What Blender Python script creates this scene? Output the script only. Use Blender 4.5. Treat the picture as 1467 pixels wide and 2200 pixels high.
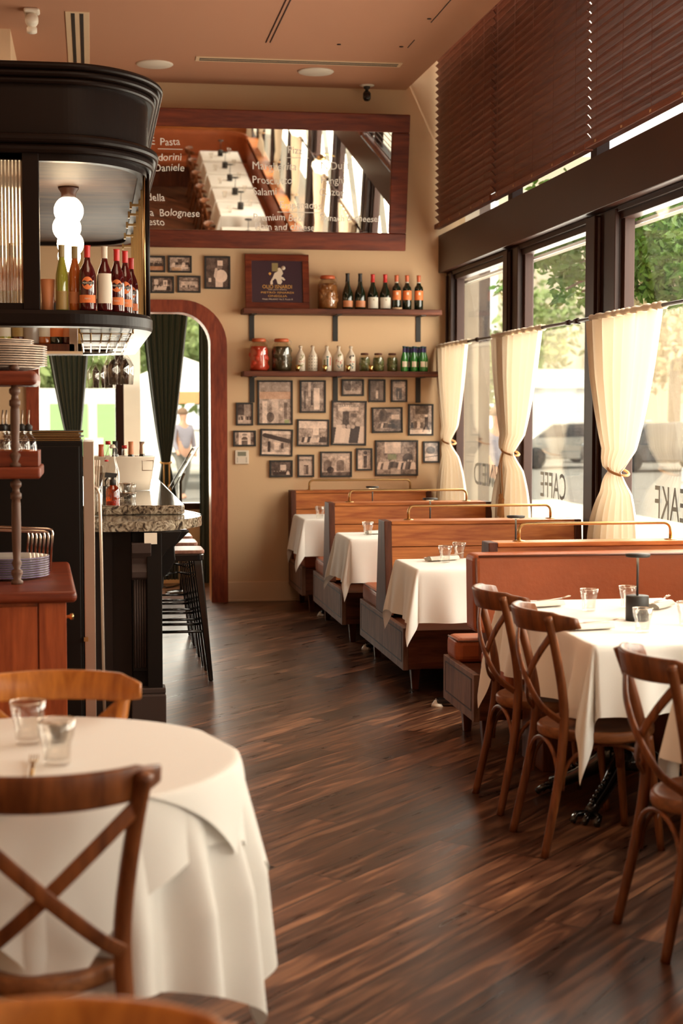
import bpy, math, random
import numpy as np
from mathutils import Vector, Matrix
for o in list(bpy.data.objects): bpy.data.objects.remove(o)
SC = bpy.context.scene; COL = SC.collection; PI = math.pi; R = math.radians
# ---------------- camera, light, exposure ----------------
F = 3400.0; PITCH = math.atan(215/F); YAW = math.atan(537/F*math.cos(PITCH)); EYE = 1.62
cam = bpy.data.cameras.new('camera'); co = bpy.data.objects.new('camera', cam); COL.objects.link(co); SC.camera = co
cam.sensor_fit = 'VERTICAL'; cam.sensor_height = 36.0; cam.lens = 36.0*F/2200; cam.clip_start = .05; cam.clip_end = 400
co.location = (0, 0, EYE); co.rotation_euler = (PI/2-PITCH, 0, -YAW)
cam.dof.use_dof = True; cam.dof.focus_distance = 8.6; cam.dof.aperture_fstop = 3.2
SC.view_settings.view_transform = 'Standard'; SC.view_settings.look = 'None'; SC.view_settings.gamma = 1
SC.view_settings.use_curve_mapping = False; SC.view_settings.exposure = 0.27
w = bpy.data.worlds.new('world'); SC.world = w; w.use_nodes = True
bg = w.node_tree.nodes['Background']; bg.inputs[0].default_value = (1, .96, .87, 1); bg.inputs[1].default_value = 1.7
def sun(d, e, c, ang):
    l = bpy.data.lights.new('sun', 'SUN'); l.energy = e; l.color = c; l.angle = R(ang)
    o = bpy.data.objects.new('sun', l); COL.objects.link(o); o.location = (0, 0, 20); o.rotation_euler = Vector(d).to_track_quat('-Z', 'Y').to_euler()
def area(loc, d, sx, sy, e, c=(1, .93, .82)):
    l = bpy.data.lights.new('area_light', 'AREA'); l.shape = 'RECTANGLE'; l.size = sx; l.size_y = sy; l.energy = e; l.color = c
    o = bpy.data.objects.new('area_light', l); COL.objects.link(o); o.location = loc; o.rotation_euler = Vector(d).to_track_quat('-Z', 'Z').to_euler()
sun((.45, .5, -1), 3.6, (1, .92, .78), 2)
for y, e in ((12.3, 78), (10.3, 100), (8.0, 120), (5.6, 125), (3.2, 85), (.8, 50), (-1.6, 45), (-4, 45)):
    area((3.32, y, 1.85), (-1, 0, -.18), 1.9, 1.8, e)  # added area light outside each window, boosting the daylight
area((.2, 15.5, 1.7), (0, -1, -.1), 2.4, 1.8, 130)  # added area light outside the rear window, boosting its daylight
for x, y, e in ((.6, 6.5, 30), (.6, 1.5, 16), (.6, -3, 16), (-1.3, 10.5, 12)):
    area((x, y, 4.3), (0, 0, -1), 1.6, 1.6, e, (1, .74, .5))  # added soft fill under the ceiling, no fitting belongs to it
# ---------------- helpers ----------------
cp, sp, cy_, sy_ = math.cos(PITCH), math.sin(PITCH), math.cos(YAW), math.sin(YAW)
def ray(px, py):
    x = (px-733.5)/F; y = (1100-py)/F; f = cp+y*sp; z = -sp+y*cp
    return (x*cy_+f*sy_, -x*sy_+f*cy_, z)
def onY(px, py, Y): r = ray(px, py); t = Y/r[1]; return (r[0]*t, Y, EYE+r[2]*t)
def onX(px, py, X): r = ray(px, py); t = X/r[0]; return (X, r[1]*t, EYE+r[2]*t)
def onZ(px, py, Z): r = ray(px, py); t = (Z-EYE)/r[2]; return (r[0]*t, r[1]*t, Z)

class MB:
    def __init__(s): s.v = []; s.f = []; s.s = []; s.m = []
    def add(s, vs, fs, smooth=False, mi=0):
        b = len(s.v); s.v += [tuple(p) for p in vs]
        for f in fs: s.f.append(tuple(b+i for i in f)); s.s.append(smooth); s.m.append(mi)
        return s
    def bb(s, x0, x1, y0, y1, z0, z1, mi=0):
        return s.add([(x0,y0,z0),(x1,y0,z0),(x1,y1,z0),(x0,y1,z0),(x0,y0,z1),(x1,y0,z1),(x1,y1,z1),(x0,y1,z1)],
                     [(0,3,2,1),(4,5,6,7),(0,1,5,4),(1,2,6,5),(2,3,7,6),(3,0,4,7)], False, mi)
    def hexa(s, p, mi=0, smooth=False):   # 8 corners: 4 bottom then 4 top
        return s.add(p, [(0,3,2,1),(4,5,6,7),(0,1,5,4),(1,2,6,5),(2,3,7,6),(3,0,4,7)], smooth, mi)
    def lathe(s, prof, n=20, c=(0,0,0), mi=0, a0=0, a1=2*PI, flat=1.0):
        full = abs(a1-a0-2*PI) < 1e-6; m = n if full else n+1; vs = []; fs = []
        for r, z in prof:
            for i in range(m):
                a = a0+(a1-a0)*i/n; vs.append((c[0]+r*math.cos(a), c[1]+r*math.sin(a)*flat, c[2]+z))
        for k in range(len(prof)-1):
            for i in range(n):
                j = (i+1) % m if full else i+1
                fs.append((k*m+i, k*m+j, (k+1)*m+j, (k+1)*m+i))
        if full:
            if prof[0][0] > 1e-5: fs.append(tuple(range(m-1, -1, -1)))
            if prof[-1][0] > 1e-5: fs.append(tuple((len(prof)-1)*m+i for i in range(m)))
        return s.add(vs, fs, True, mi)
    def prism(s, poly, z0, z1, mi=0, f=None, smooth=False):
        f = f or (lambda a, b, z: (a, b, z)); n = len(poly)
        vs = [f(a, b, z0) for a, b in poly]+[f(a, b, z1) for a, b in poly]
        return s.add(vs, [tuple(range(n-1, -1, -1)), tuple(range(n, 2*n))]+[(i, (i+1) % n, n+(i+1) % n, n+i) for i in range(n)], smooth, mi)
    def sweep(s, sec, path, up=(0,0,1), closed=False, mi=0, smooth=True, scale=None):
        P = [Vector(p) for p in path]; n = len(P); m = len(sec); vs = []; U = Vector(up)
        for i, p in enumerate(P):
            if closed: t = P[(i+1) % n]-P[i-1]
            else: t = P[min(i+1, n-1)]-P[max(i-1, 0)]
            t.normalize(); sd = t.cross(U)
            if sd.length < 1e-4: sd = t.cross(Vector((0, 1, 0)))
            if sd.length < 1e-4: sd = Vector((1, 0, 0))
            sd.normalize(); u2 = sd.cross(t); k = scale[i] if scale else 1
            for a, b in sec: vs.append(p+sd*a*k+u2*b*k)
        fs = []
        for i in range(n if closed else n-1):
            for j in range(m):
                a = i*m+j; b = i*m+(j+1) % m; i2 = (i+1) % n
                fs.append((a, b, i2*m+(j+1) % m, i2*m+j))
        if not closed: fs += [tuple(range(m-1, -1, -1)), tuple((n-1)*m+j for j in range(m))]
        return s.add(vs, fs, smooth, mi)
    def tube(s, path, r, n=8, up=(0,0,1), closed=False, mi=0, rb=None, scale=None):
        rb = rb or r
        return s.sweep([(r*math.cos(2*PI*i/n), rb*math.sin(2*PI*i/n)) for i in range(n)], path, up, closed, mi, True, scale)
    def grid(s, fn, nu, nv, mi=0, smooth=True, thick=0):
        vs = [fn(i/nu, j/nv) for j in range(nv+1) for i in range(nu+1)]
        return s.add(vs, [(j*(nu+1)+i, j*(nu+1)+i+1, (j+1)*(nu+1)+i+1, (j+1)*(nu+1)+i) for j in range(nv) for i in range(nu)], smooth, mi)
    def build(s, name, mat, parent=None, bevel=0, sub=0, solid=0, loc=None, rot=None, seg=2):
        me = bpy.data.meshes.new(name); me.from_pydata(s.v, [], s.f)
        me.polygons.foreach_set('use_smooth', s.s); me.polygons.foreach_set('material_index', s.m)
        for m in (mat if isinstance(mat, (list, tuple)) else [mat]): me.materials.append(m)
        me.update(); o = bpy.data.objects.new(name, me); COL.objects.link(o)
        if parent: o.parent = parent
        if loc: o.location = loc
        if rot: o.rotation_euler = rot
        if solid: q = o.modifiers.new('s', 'SOLIDIFY'); q.thickness = solid; q.offset = 0
        if bevel: q = o.modifiers.new('b', 'BEVEL'); q.width = bevel; q.segments = seg; q.limit_method = 'ANGLE'; q.angle_limit = R(40); q.harden_normals = False
        if sub: q = o.modifiers.new('u', 'SUBSURF'); q.levels = sub; q.render_levels = sub
        return o
def tag(o, label, cat, group=None):
    o['label'] = label; o['category'] = cat
    if group: o['group'] = group
    return o
def T(name, label, cat, loc=(0,0,0), rz=0, group=None):
    o = bpy.data.objects.new(name, None); COL.objects.link(o); o.location = loc; o.rotation_euler = (0, 0, rz); o.empty_display_size = .1
    return tag(o, label, cat, group)
def S(name, mb, mat, **k):
    o = mb.build(name, mat, **k); o['kind'] = 'structure'; return o
def dup(root, loc, rz=None, label=None, group=None):
    def cp_(o, par):
        c = o.copy(); COL.objects.link(c); c.parent = par
        for ch in KIDS.get(o.name, list(o.children)): cp_(ch, c)
        return c
    KIDS = {}
    c = cp_(root, None); c.location = loc
    if rz is not None: c.rotation_euler = (0, 0, rz)
    if label: c['label'] = label
    if group: c['group'] = group
    return c
def text(name, s, size, mat, parent=None, M=None, align='LEFT', ext=.0006, sx=1.0, space=1.0):
    cu = bpy.data.curves.new(name, 'FONT'); cu.body = s; cu.size = size; cu.align_x = align; cu.extrude = ext; cu.space_character = space; cu.resolution_u = 3
    t = bpy.data.objects.new(name, cu); COL.objects.link(t); dg = bpy.context.evaluated_depsgraph_get()
    me = bpy.data.meshes.new_from_object(t.evaluated_get(dg)); bpy.data.objects.remove(t); bpy.data.curves.remove(cu)
    me.transform(Matrix.Diagonal((sx, 1, 1, 1))); me.materials.clear(); me.materials.append(mat)
    o = bpy.data.objects.new(name, me); COL.objects.link(o)
    if parent: o.parent = parent
    if M: me.transform(M)
    return o
def txt_xz(x, y, z): return Matrix.Translation((x, y, z)) @ Matrix.Rotation(PI/2, 4, 'X')     # text facing -Y
# ---------------- materials ----------------
MT = {}
def new(name):
    m = bpy.data.materials.new(name); m.use_nodes = True; MT[name] = m
    return m, m.node_tree.nodes, m.node_tree.links, m.node_tree.nodes['Principled BSDF']
def plain(name, c, rough=.6, metal=0, coat=0, spec=.5, var=0, vs=8, bump=0, bs=60):
    m, N, L, b = new(name); b.inputs['Base Color'].default_value = (*c, 1); b.inputs['Roughness'].default_value = rough
    b.inputs['Metallic'].default_value = metal; b.inputs['Coat Weight'].default_value = coat; b.inputs['Specular IOR Level'].default_value = spec
    tc = N.new('ShaderNodeTexCoord')
    n = N.new('ShaderNodeTexNoise'); n.inputs['Scale'].default_value = vs; n.inputs['Detail'].default_value = 5; L.new(tc.outputs['Object'], n.inputs['Vector'])
    mr = N.new('ShaderNodeMapRange'); mr.inputs['To Min'].default_value = 1-max(var, .04); mr.inputs['To Max'].default_value = 1+max(var, .04); L.new(n.outputs['Fac'], mr.inputs['Value'])
    mx = N.new('ShaderNodeVectorMath'); mx.operation = 'SCALE'; mx.inputs[0].default_value = c; L.new(mr.outputs[0], mx.inputs['Scale']); L.new(mx.outputs[0], b.inputs['Base Color'])
    if bump:
        n2 = N.new('ShaderNodeTexNoise'); n2.inputs['Scale'].default_value = bs; n2.inputs['Detail'].default_value = 4; L.new(tc.outputs['Object'], n2.inputs['Vector'])
        bp = N.new('ShaderNodeBump'); bp.inputs['Strength'].default_value = bump; bp.inputs['Distance'].default_value = .01; L.new(n2.outputs['Fac'], bp.inputs['Height']); L.new(bp.outputs[0], b.inputs['Normal'])
    return m
def wood(name, c1, c2, axis='x', rough=.4, scale=9, stretch=14, planks=None, coat=0, bump=.15, world=False):
    m, N, L, b = new(name); tc = N.new('ShaderNodeTexCoord'); mp = N.new('ShaderNodeMapping')
    L.new(tc.outputs['Object'], mp.inputs['Vector'])
    sc = [scale]*3; sc['xyz'.index(axis)] = scale/stretch; mp.inputs['Scale'].default_value = sc
    n = N.new('ShaderNodeTexNoise'); n.inputs['Scale'].default_value = 1.6; n.inputs['Detail'].default_value = 7; n.inputs['Distortion'].default_value = 1.4; L.new(mp.outputs[0], n.inputs['Vector'])
    n2 = N.new('ShaderNodeTexNoise'); n2.inputs['Scale'].default_value = 9; n2.inputs['Detail'].default_value = 6; L.new(mp.outputs[0], n2.inputs['Vector'])
    ad = N.new('ShaderNodeMath'); ad.operation = 'MULTIPLY_ADD'; ad.inputs[1].default_value = .45; L.new(n2.outputs['Fac'], ad.inputs[0]); L.new(n.outputs['Fac'], ad.inputs[2])
    cr = N.new('ShaderNodeValToRGB'); cr.color_ramp.elements[0].position = .5; cr.color_ramp.elements[1].position = .95
    cr.color_ramp.elements[0].color = (*c1, 1); cr.color_ramp.elements[1].color = (*c2, 1); L.new(ad.outputs[0], cr.inputs['Fac'])
    L.new(cr.outputs[0], b.inputs['Base Color']); b.inputs['Roughness'].default_value = rough+.06; b.inputs['Specular IOR Level'].default_value = .28; b.inputs['Coat Weight'].default_value = coat*.4; b.inputs['Coat Roughness'].default_value = .25
    bp = N.new('ShaderNodeBump'); bp.inputs['Strength'].default_value = bump; bp.inputs['Distance'].default_value = .005; L.new(n2.outputs['Fac'], bp.inputs['Height']); L.new(bp.outputs[0], b.inputs['Normal'])
    return m
def glass(name, c=(1, 1, 1), lo=.10, hi=.65, rough=.02):
    """clear thin glass: mostly see-through with a gloss"""
    m, N, L, b = new(name); out = N['Material Output']; tr = N.new('ShaderNodeBsdfTransparent'); tr.inputs[0].default_value = (*c, 1)
    gl = N.new('ShaderNodeBsdfGlossy'); gl.inputs['Roughness'].default_value = rough
    fr = N.new('ShaderNodeLayerWeight'); fr.inputs['Blend'].default_value = .35
    mr = N.new('ShaderNodeMapRange'); mr.inputs['To Min'].default_value = lo; mr.inputs['To Max'].default_value = hi; L.new(fr.outputs['Facing'], mr.inputs['Value'])
    mx = N.new('ShaderNodeMixShader'); L.new(mr.outputs[0], mx.inputs[0]); L.new(tr.outputs[0], mx.inputs[1]); L.new(gl.outputs[0], mx.inputs[2]); L.new(mx.outputs[0], out.inputs[0])
    return m
def cloth(name, c, trans=.35, rough=.9, thr=200):
    m, N, L, b = new(name); out = N['Material Output']; b.inputs['Base Color'].default_value = (*c, 1); b.inputs['Roughness'].default_value = rough; b.inputs['Sheen Weight'].default_value = .2
    tl = N.new('ShaderNodeBsdfTranslucent'); tl.inputs[0].default_value = (*c, 1)
    mx = N.new('ShaderNodeMixShader'); mx.inputs[0].default_value = trans; L.new(b.outputs[0], mx.inputs[1]); L.new(tl.outputs[0], mx.inputs[2]); L.new(mx.outputs[0], out.inputs[0])
    tc = N.new('ShaderNodeTexCoord'); n = N.new('ShaderNodeTexNoise'); n.inputs['Scale'].default_value = thr; L.new(tc.outputs['Object'], n.inputs['Vector'])
    bp = N.new('ShaderNodeBump'); bp.inputs['Strength'].default_value = .08; bp.inputs['Distance'].default_value = .002; L.new(n.outputs['Fac'], bp.inputs['Height']); L.new(bp.outputs[0], b.inputs['Normal'])
    return m
def emit(name, c, e):
    m, N, L, b = new(name); b.inputs['Base Color'].default_value = (*c, 1); b.inputs['Emission Color'].default_value = (*c, 1); b.inputs['Emission Strength'].default_value = e
    return m
def vcol(name, rough=.25):
    m, N, L, b = new(name); a = N.new('ShaderNodeVertexColor'); a.layer_name = 'col'; L.new(a.outputs[0], b.inputs['Base Color']); b.inputs['Roughness'].default_value = rough
    return m
# floor: diagonal planks
def floor_mat():
    m, N, L, b = new('floor_planks'); tc = N.new('ShaderNodeTexCoord'); mp = N.new('ShaderNodeMapping'); L.new(tc.outputs['Object'], mp.inputs['Vector'])
    mp.inputs['Rotation'].default_value = (0, 0, R(-47)); 
    br = N.new('ShaderNodeTexBrick'); br.inputs['Scale'].default_value = 1; br.inputs['Brick Width'].default_value = 1.7; br.inputs['Row Height'].default_value = .15
    br.inputs['Mortar Size'].default_value = .0035; br.inputs['Bias'].default_value = 0; br.offset = .37; br.inputs['Color1'].default_value = (0, 0, 0, 1); br.inputs['Color2'].default_value = (1, 1, 1, 1); br.inputs['Mortar'].default_value = (.5, .5, .5, 1)
    L.new(mp.outputs[0], br.inputs['Vector'])
    m2 = N.new('ShaderNodeMapping'); m2.inputs['Scale'].default_value = (1.5, 15, 1); L.new(mp.outputs[0], m2.inputs['Vector'])
    off = N.new('ShaderNodeVectorMath'); off.operation = 'MULTIPLY_ADD'; off.inputs[1].default_value = (7, 31, 5); L.new(br.outputs['Color'], off.inputs[0]); L.new(m2.outputs[0], off.inputs[2])
    n = N.new('ShaderNodeTexNoise'); n.inputs['Scale'].default_value = 1.3; n.inputs['Detail'].default_value = 8; n.inputs['Distortion'].default_value = 1.2; L.new(off.outputs[0], n.inputs['Vector'])
    cr = N.new('ShaderNodeValToRGB'); e = cr.color_ramp.elements; e[0].position = .3; e[0].color = (.024, .008, .0045, 1); e[1].position = .72; e[1].color = (.30, .14, .07, 1)
    q = cr.color_ramp.elements.new(.5); q.color = (.095, .040, .022, 1); L.new(n.outputs['Fac'], cr.inputs['Fac'])
    hs = N.new('ShaderNodeHueSaturation'); mr = N.new('ShaderNodeMapRange'); mr.inputs['To Min'].default_value = .5; mr.inputs['To Max'].default_value = 1.5; L.new(br.outputs['Color'], mr.inputs['Value']); L.new(mr.outputs[0], hs.inputs['Value']); L.new(cr.outputs[0], hs.inputs['Color'])
    mx = N.new('ShaderNodeMix'); mx.data_type = 'RGBA'; L.new(br.outputs['Fac'], mx.inputs[0]); L.new(hs.outputs[0], mx.inputs[6]); mx.inputs[7].default_value = (.02, .009, .005, 1); L.new(mx.outputs[2], b.inputs['Base Color'])
    r2 = N.new('ShaderNodeMapRange'); r2.inputs['To Min'].default_value = .2; r2.inputs['To Max'].default_value = .42; L.new(n.outputs['Fac'], r2.inputs['Value']); L.new(r2.outputs[0], b.inputs['Roughness'])
    bp = N.new('ShaderNodeBump'); bp.inputs['Strength'].default_value = .25; bp.inputs['Distance'].default_value = .004
    sb = N.new('ShaderNodeMath'); sb.operation = 'SUBTRACT'; L.new(n.outputs['Fac'], sb.inputs[0]); L.new(br.outputs['Fac'], sb.inputs[1]); L.new(sb.outputs[0], bp.inputs['Height']); L.new(bp.outputs[0], b.inputs['Normal'])
    return m
def stone_mat():
    m, N, L, b = new('granite'); tc = N.new('ShaderNodeTexCoord'); n = N.new('ShaderNodeTexNoise'); n.inputs['Scale'].default_value = 24; n.inputs['Detail'].default_value = 9; n.inputs['Distortion'].default_value = 2.2; L.new(tc.outputs['Object'], n.inputs['Vector'])
    cr = N.new('ShaderNodeValToRGB'); e = cr.color_ramp.elements; e[0].position = .36; e[0].color = (.03, .02, .015, 1); e[1].position = .66; e[1].color = (.42, .36, .27, 1); q = e.new(.5); q.color = (.2, .15, .1, 1)
    L.new(n.outputs['Fac'], cr.inputs['Fac']); L.new(cr.outputs[0], b.inputs['Base Color']); b.inputs['Roughness'].default_value = .08; return m
floor_mat(); stone_mat()
plain('wall_paint', (.70, .47, .275), .75, var=.05, vs=1.5, bump=.06, bs=90)
plain('ceiling_paint', (.50, .235, .135), .8, var=.04, vs=1)
plain('cream_trim', (.72, .5, .31), .6)
plain('bronze_frame', (.026, .009, .006), .42, spec=.22)
plain('bronze_beam', (.042, .014, .008), .36, var=.15, vs=2, spec=.25)
plain('black_paint', (.008, .005, .0035), .5, spec=.15)
plain('canopy_paint', (.008, .0035, .0022), .38, spec=.14)
plain('grey_paint', (.050, .032, .027), .45, spec=.3)
plain('black_metal', (.012, .010, .009), .18, metal=.3, coat=.6)
plain('matte_black', (.02, .016, .013), .6)
plain('brass', (.50, .33, .14), .28, metal=1)
plain('steel', (.52, .40, .31), .35, metal=.8, var=.08)
plain('chrome', (.75, .62, .5), .15, metal=1)
plain('white_plastic', (.75, .64, .52), .5)
plain('white_enamel', (.82, .70, .56), .35, coat=.4)
plain('paper', (.8, .72, .6), .8)
plain('porcelain', (.80, .74, .66), .2, coat=.5)
plain('blue_rim', (.13, .09, .20), .25, coat=.5)
plain('grey_plate', (.30, .24, .2), .35, coat=.3)
plain('leather', (.34, .085, .025), .5, var=.22, vs=6, bump=.15, bs=35, spec=.3)
plain('leather_piping', (.12, .035, .015), .5)
plain('grey_wood', (.16, .09, .065), .55, var=.3, vs=7)
plain('gold_foil', (.8, .55, .2), .2, metal=1)
plain('red_foil', (.50, .012, .010), .4)
plain('orange_foil', (.5, .10, .03), .4)
plain('dark_bottle', (.008, .012, .005), .08, coat=.8)
plain('white_ceramic', (.66, .56, .44), .3, coat=.4)
plain('wine_label', (.62, .55, .45), .7)
plain('orange_label', (.68, .17, .04), .6)
plain('copper_label', (.55, .2, .08), .5)
plain('gold_label', (.32, .20, .06), .5)
plain('teal_print', (.05, .12, .13), .6)
plain('olive_print', (.25, .22, .08), .6)
plain('red_print', (.5, .05, .03), .6)
plain('blue_foil', (.035, .025, .10), .45)
plain('chalk', (.92, .88, .8), .9)
plain('poster_blue', (.035, .016, .030), .3, coat=.5)
plain('poster_gold', (.72, .38, .08), .6)
plain('poster_white', (.75, .62, .48), .6)
plain('poster_crate', (.30, .22, .09), .6)
plain('cork', (.5, .32, .18), .8)
plain('lettering_black', (.012, .008, .007), .5)
plain('rope', (.42, .20, .07), .8, bump=.4, bs=300)
plain('gold_rope', (.60, .40, .16), .8)
plain('rack_metal', (.13, .085, .06), .45, metal=.6)
plain('concrete', (.62, .58, .5), .9, var=.1, vs=1)
plain('asphalt', (.20, .19, .17), .9)
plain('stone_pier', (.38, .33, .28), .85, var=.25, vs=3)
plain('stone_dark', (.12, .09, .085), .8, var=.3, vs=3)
plain('facade', (.62, .55, .42), .9, var=.1, vs=.3)
plain('white_paint', (.85, .84, .80), .6)
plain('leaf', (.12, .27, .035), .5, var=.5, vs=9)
plain('leaf_far', (.26, .34, .12), .8, var=.4, vs=1)  # distant leaves, haze put into the paler colour
plain('leaf_hazed_yellow', (.45, .36, .2), .8, var=.4, vs=1)  # yellowish haze of far trees put into the leaf colour
plain('bark', (.25, .18, .13), .9, var=.3, vs=5)
plain('car_silver', (.55, .53, .48), .25, metal=.5, coat=.8)
plain('car_dark', (.05, .05, .055), .2, coat=.8)
plain('tyre', (.02, .02, .02), .8)
plain('tent', (.9, .85, .78), .8)
plain('tent_band', (.75, .35, .15), .8)
plain('shirt_grey', (.28, .26, .30), .9)
plain('skin', (.60, .33, .22), .6)
plain('hair', (.2, .12, .07), .8)
plain('shutter_green', (.30, .46, .22), .6)
plain('screen_grey', (.22, .21, .15), .3)
wood('booth_wood', (.30, .070, .014), (.66, .235, .060), 'x', .42, 7, 9, coat=.08)
wood('mahogany', (.085, .013, .005), (.23, .042, .012), 'x', .35, 7, 9, coat=.3)
wood('mahogany_v', (.15, .025, .010), (.32, .065, .02), 'z', .35, 7, 9, coat=.3)
wood('arch_wood', (.13, .018, .008), (.34, .065, .022), 'z', .4, 7, 6, coat=.2)
wood('shelf_wood', (.045, .012, .006), (.16, .045, .02), 'x', .5, 9, 9)
wood('dark_walnut', (.045, .010, .004), (.13, .036, .013), 'z', .45, 9, 9)
wood('base_walnut', (.045, .012, .006), (.15, .045, .020), 'x', .4, 9, 9)
wood('side_walnut', (.10, .045, .028), (.26, .135, .088), 'z', .5, 9, 6)
wood('chair_wood', (.075, .020, .006), (.24, .075, .020), 'z', .38, 8, 8, coat=.18)
wood('chair_seat_wood', (.11, .035, .012), (.30, .115, .04), 'y', .42, 8, 6, coat=.12)
wood('honey_wood', (.30, .085, .012), (.60, .22, .040), 'z', .3, 8, 8, coat=.3)
wood('cabinet_wood', (.22, .038, .009), (.46, .10, .024), 'z', .35, 7, 9, coat=.3)
wood('pale_post', (.07, .032, .02), (.17, .085, .055), 'z', .4, 9, 9)
wood('stool_seat', (.16, .06, .04), (.34, .16, .11), 'y', .35, 9, 9, coat=.2)
wood('slat_wood', (.13, .036, .018), (.24, .074, .038), 'y', .36, 8, 8)
wood('lamp_ceiling', (.035, .017, .010), (.15, .082, .048), 'x', .5, 6, 6)
cloth('linen', (.88, .85, .79), .08)
cloth('napkin_cloth', (.84, .78, .70), .1)
cloth('sheer', (.66, .54, .40), .23, thr=60)
cloth('velvet', (.012, .022, .014), .05)
glass('window_glass', (1, 1, .97), .015, .16)
glass('drinking_glass', (.98, .97, .95), .045, .42)
glass('amber_glass', (.75, .22, .03), .08, .5)
glass('red_drink', (.55, .02, .02), .08, .5)
glass('gold_drink', (.70, .60, .12), .08, .5)
glass('green_glass', (.05, .45, .05), .08, .5)
glass('jar_glass', (.95, .9, .8), .08, .5)
plain('tomato', (.55, .05, .02), .4, var=.3, vs=14)
plain('peppers', (.28, .11, .03), .4, var=.5, vs=12)
plain('pickle_dark', (.05, .035, .012), .4, var=.6, vs=14)
plain('olives', (.10, .11, .025), .4, var=.5, vs=40)
plain('beer_green', (.012, .16, .015), .1, coat=.8)
plain('vermouth', (.055, .004, .004), .08, coat=.5)
plain('amber_liquid', (.42, .10, .015), .08, coat=.8)
plain('lemon_liquor', (.26, .25, .03), .08, coat=.8)
def fluted():
    m, N, L, b = new('fluted_glass'); b.inputs['Transmission Weight'].default_value = .85; b.inputs['Roughness'].default_value = .12; b.inputs['Base Color'].default_value = (.9, .72, .5, 1); return m
fluted()
emit('lamp_glow', (1, .84, .60), 7)
emit('led_glow', (1, .80, .50), 8)
emit('sconce_glow', (1, .86, .64), 2.5)
vcol('photo_print'); vcol('label_print', .5)
m, N, L, b = new('mirror_silver'); b.inputs['Metallic'].default_value = 1; b.inputs['Roughness'].default_value = .012; b.inputs['Base Color'].default_value = (.93, .90, .84, 1)
M = MT
# ---------------- the room ----------------
D = 13.45; W = 3.03; DX = D
def arch_pts(x0, x1, zt, r, n=10):
    p = [(x0, 0)]
    p += [(x0+r-r*math.cos(PI/2*i/n), zt-r+r*math.sin(PI/2*i/n)) for i in range(n+1)]
    p += [(x1-r+r*math.sin(PI/2*i/n), zt-r+r*math.cos(PI/2*i/n)) for i in range(n+1)]
    return p+[(x1, 0)]
XZ = lambda a, b, y: (a, y, b)
S('floor', MB().bb(-3.2, 3.2, -9, 15.1, -.06, 0), M['floor_planks'])
ap = arch_pts(-.45, 1.018, 2.475, .29)
S('wall_back', MB().prism([(-3.2, 0)]+ap+[(3.2, 0), (3.2, 5.3), (-3.2, 5.3)], D, D+.2, f=XZ), M['wall_paint'])
mb = MB(); o_, i_ = arch_pts(-.534, 1.136, 2.56, .38), arch_pts(-.431, .998, 2.456, .27)
k = len(o_); vs = [(a, y, b) for y in (D-.035, D+.01) for P_ in (o_, i_) for a, b in P_]
fs = []
for i in range(k-1):
    fs += [(i, i+1, k+i+1, k+i), (2*k+i, 2*k+i+1, i+1, i), (k+i, k+i+1, 3*k+i+1, 3*k+i)]
mb.add(vs, fs); S('trim_1', mb, M['arch_wood'])
mb = MB(); vs = [(a, y, b) for y in (D-.035, D+.24) for a, b in i_]
mb.add(vs, [(i, i+1, k+i+1, k+i) for i in range(k-1)]); S('door_1', mb, M['honey_wood'])
S('baseboard_back', MB().bb(1.136, 3.03, D-.016, D, 0, .17).bb(1.136, 3.03, D-.02, D, 0, .02), M['cream_trim'], bevel=.004)
S('wall_left', MB().bb(-3.3, -3.2, -9, 15.1, 0, 5.3), M['wall_paint'])
S('wall_front', MB().bb(-3.3, 3.2, -9.1, -9, 0, 5.3), M['wall_paint'])
ea, eb = onZ(870, 195, 4.36), onZ(1074, 2, 4.36); sl = (eb[0]-ea[0])/(eb[1]-ea[1])
xe = lambda y: ea[0]+sl*(y-ea[1])
mb = MB().prism([(-3.2, -9), (xe(-9), -9), (xe(D), D), (-3.2, D)], 4.36, 4.46)
S('ceiling', mb, M['ceiling_paint'])
S('ceiling_void', MB().bb(2.3, 3.2, -9, D, 5.3, 5.4), M['ceiling_paint'])
a = onZ(22, 62, 4.36); S('trim_2', MB().bb(-1.6, a[0], a[1], D, 3.3, 4.36), M['cream_trim'])
# ceiling panels (fine joints)
def strip(name, x0, y0, x1, y1, wd, mat='bronze_frame'):
    v = Vector((y1-y0, x0-x1, 0)).normalized()*wd/2
    return MB().hexa([(x0-v.x, y0-v.y, 4.356), (x1-v.x, y1-v.y, 4.356), (x1+v.x, y1+v.y, 4.356), (x0+v.x, y0+v.y, 4.356), (x0-v.x, y0-v.y, 4.361), (x1-v.x, y1-v.y, 4.361), (x1+v.x, y1+v.y, 4.361), (x0+v.x, y0+v.y, 4.361)])
p, q = onZ(571, 91, 4.36), onZ(580, 91, 4.36)
mb = strip('', p[0], p[1], p[0], 8.5, .008); mb2 = strip('', q[0], q[1], q[0], 8.5, .008); mb.add(mb2.v, mb2.f)
p, q = onZ(926, 48, 4.36), onZ(876, 102, 4.36); mb2 = strip('', p[0], p[1], p[0], 8, .005); mb.add(mb2.v, mb2.f)
mb2 = strip('', q[0], q[1], q[0], q[1]-.25, .005); mb.add(mb2.v, mb2.f)
for x, y in ((922, 40), (862, 100), (728, 95)):
    p = onZ(x, y, 4.36); mb.lathe([(.016, -.004), (.016, .002)], 10, p)
S('trim_3', mb, M['bronze_frame'])
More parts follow.
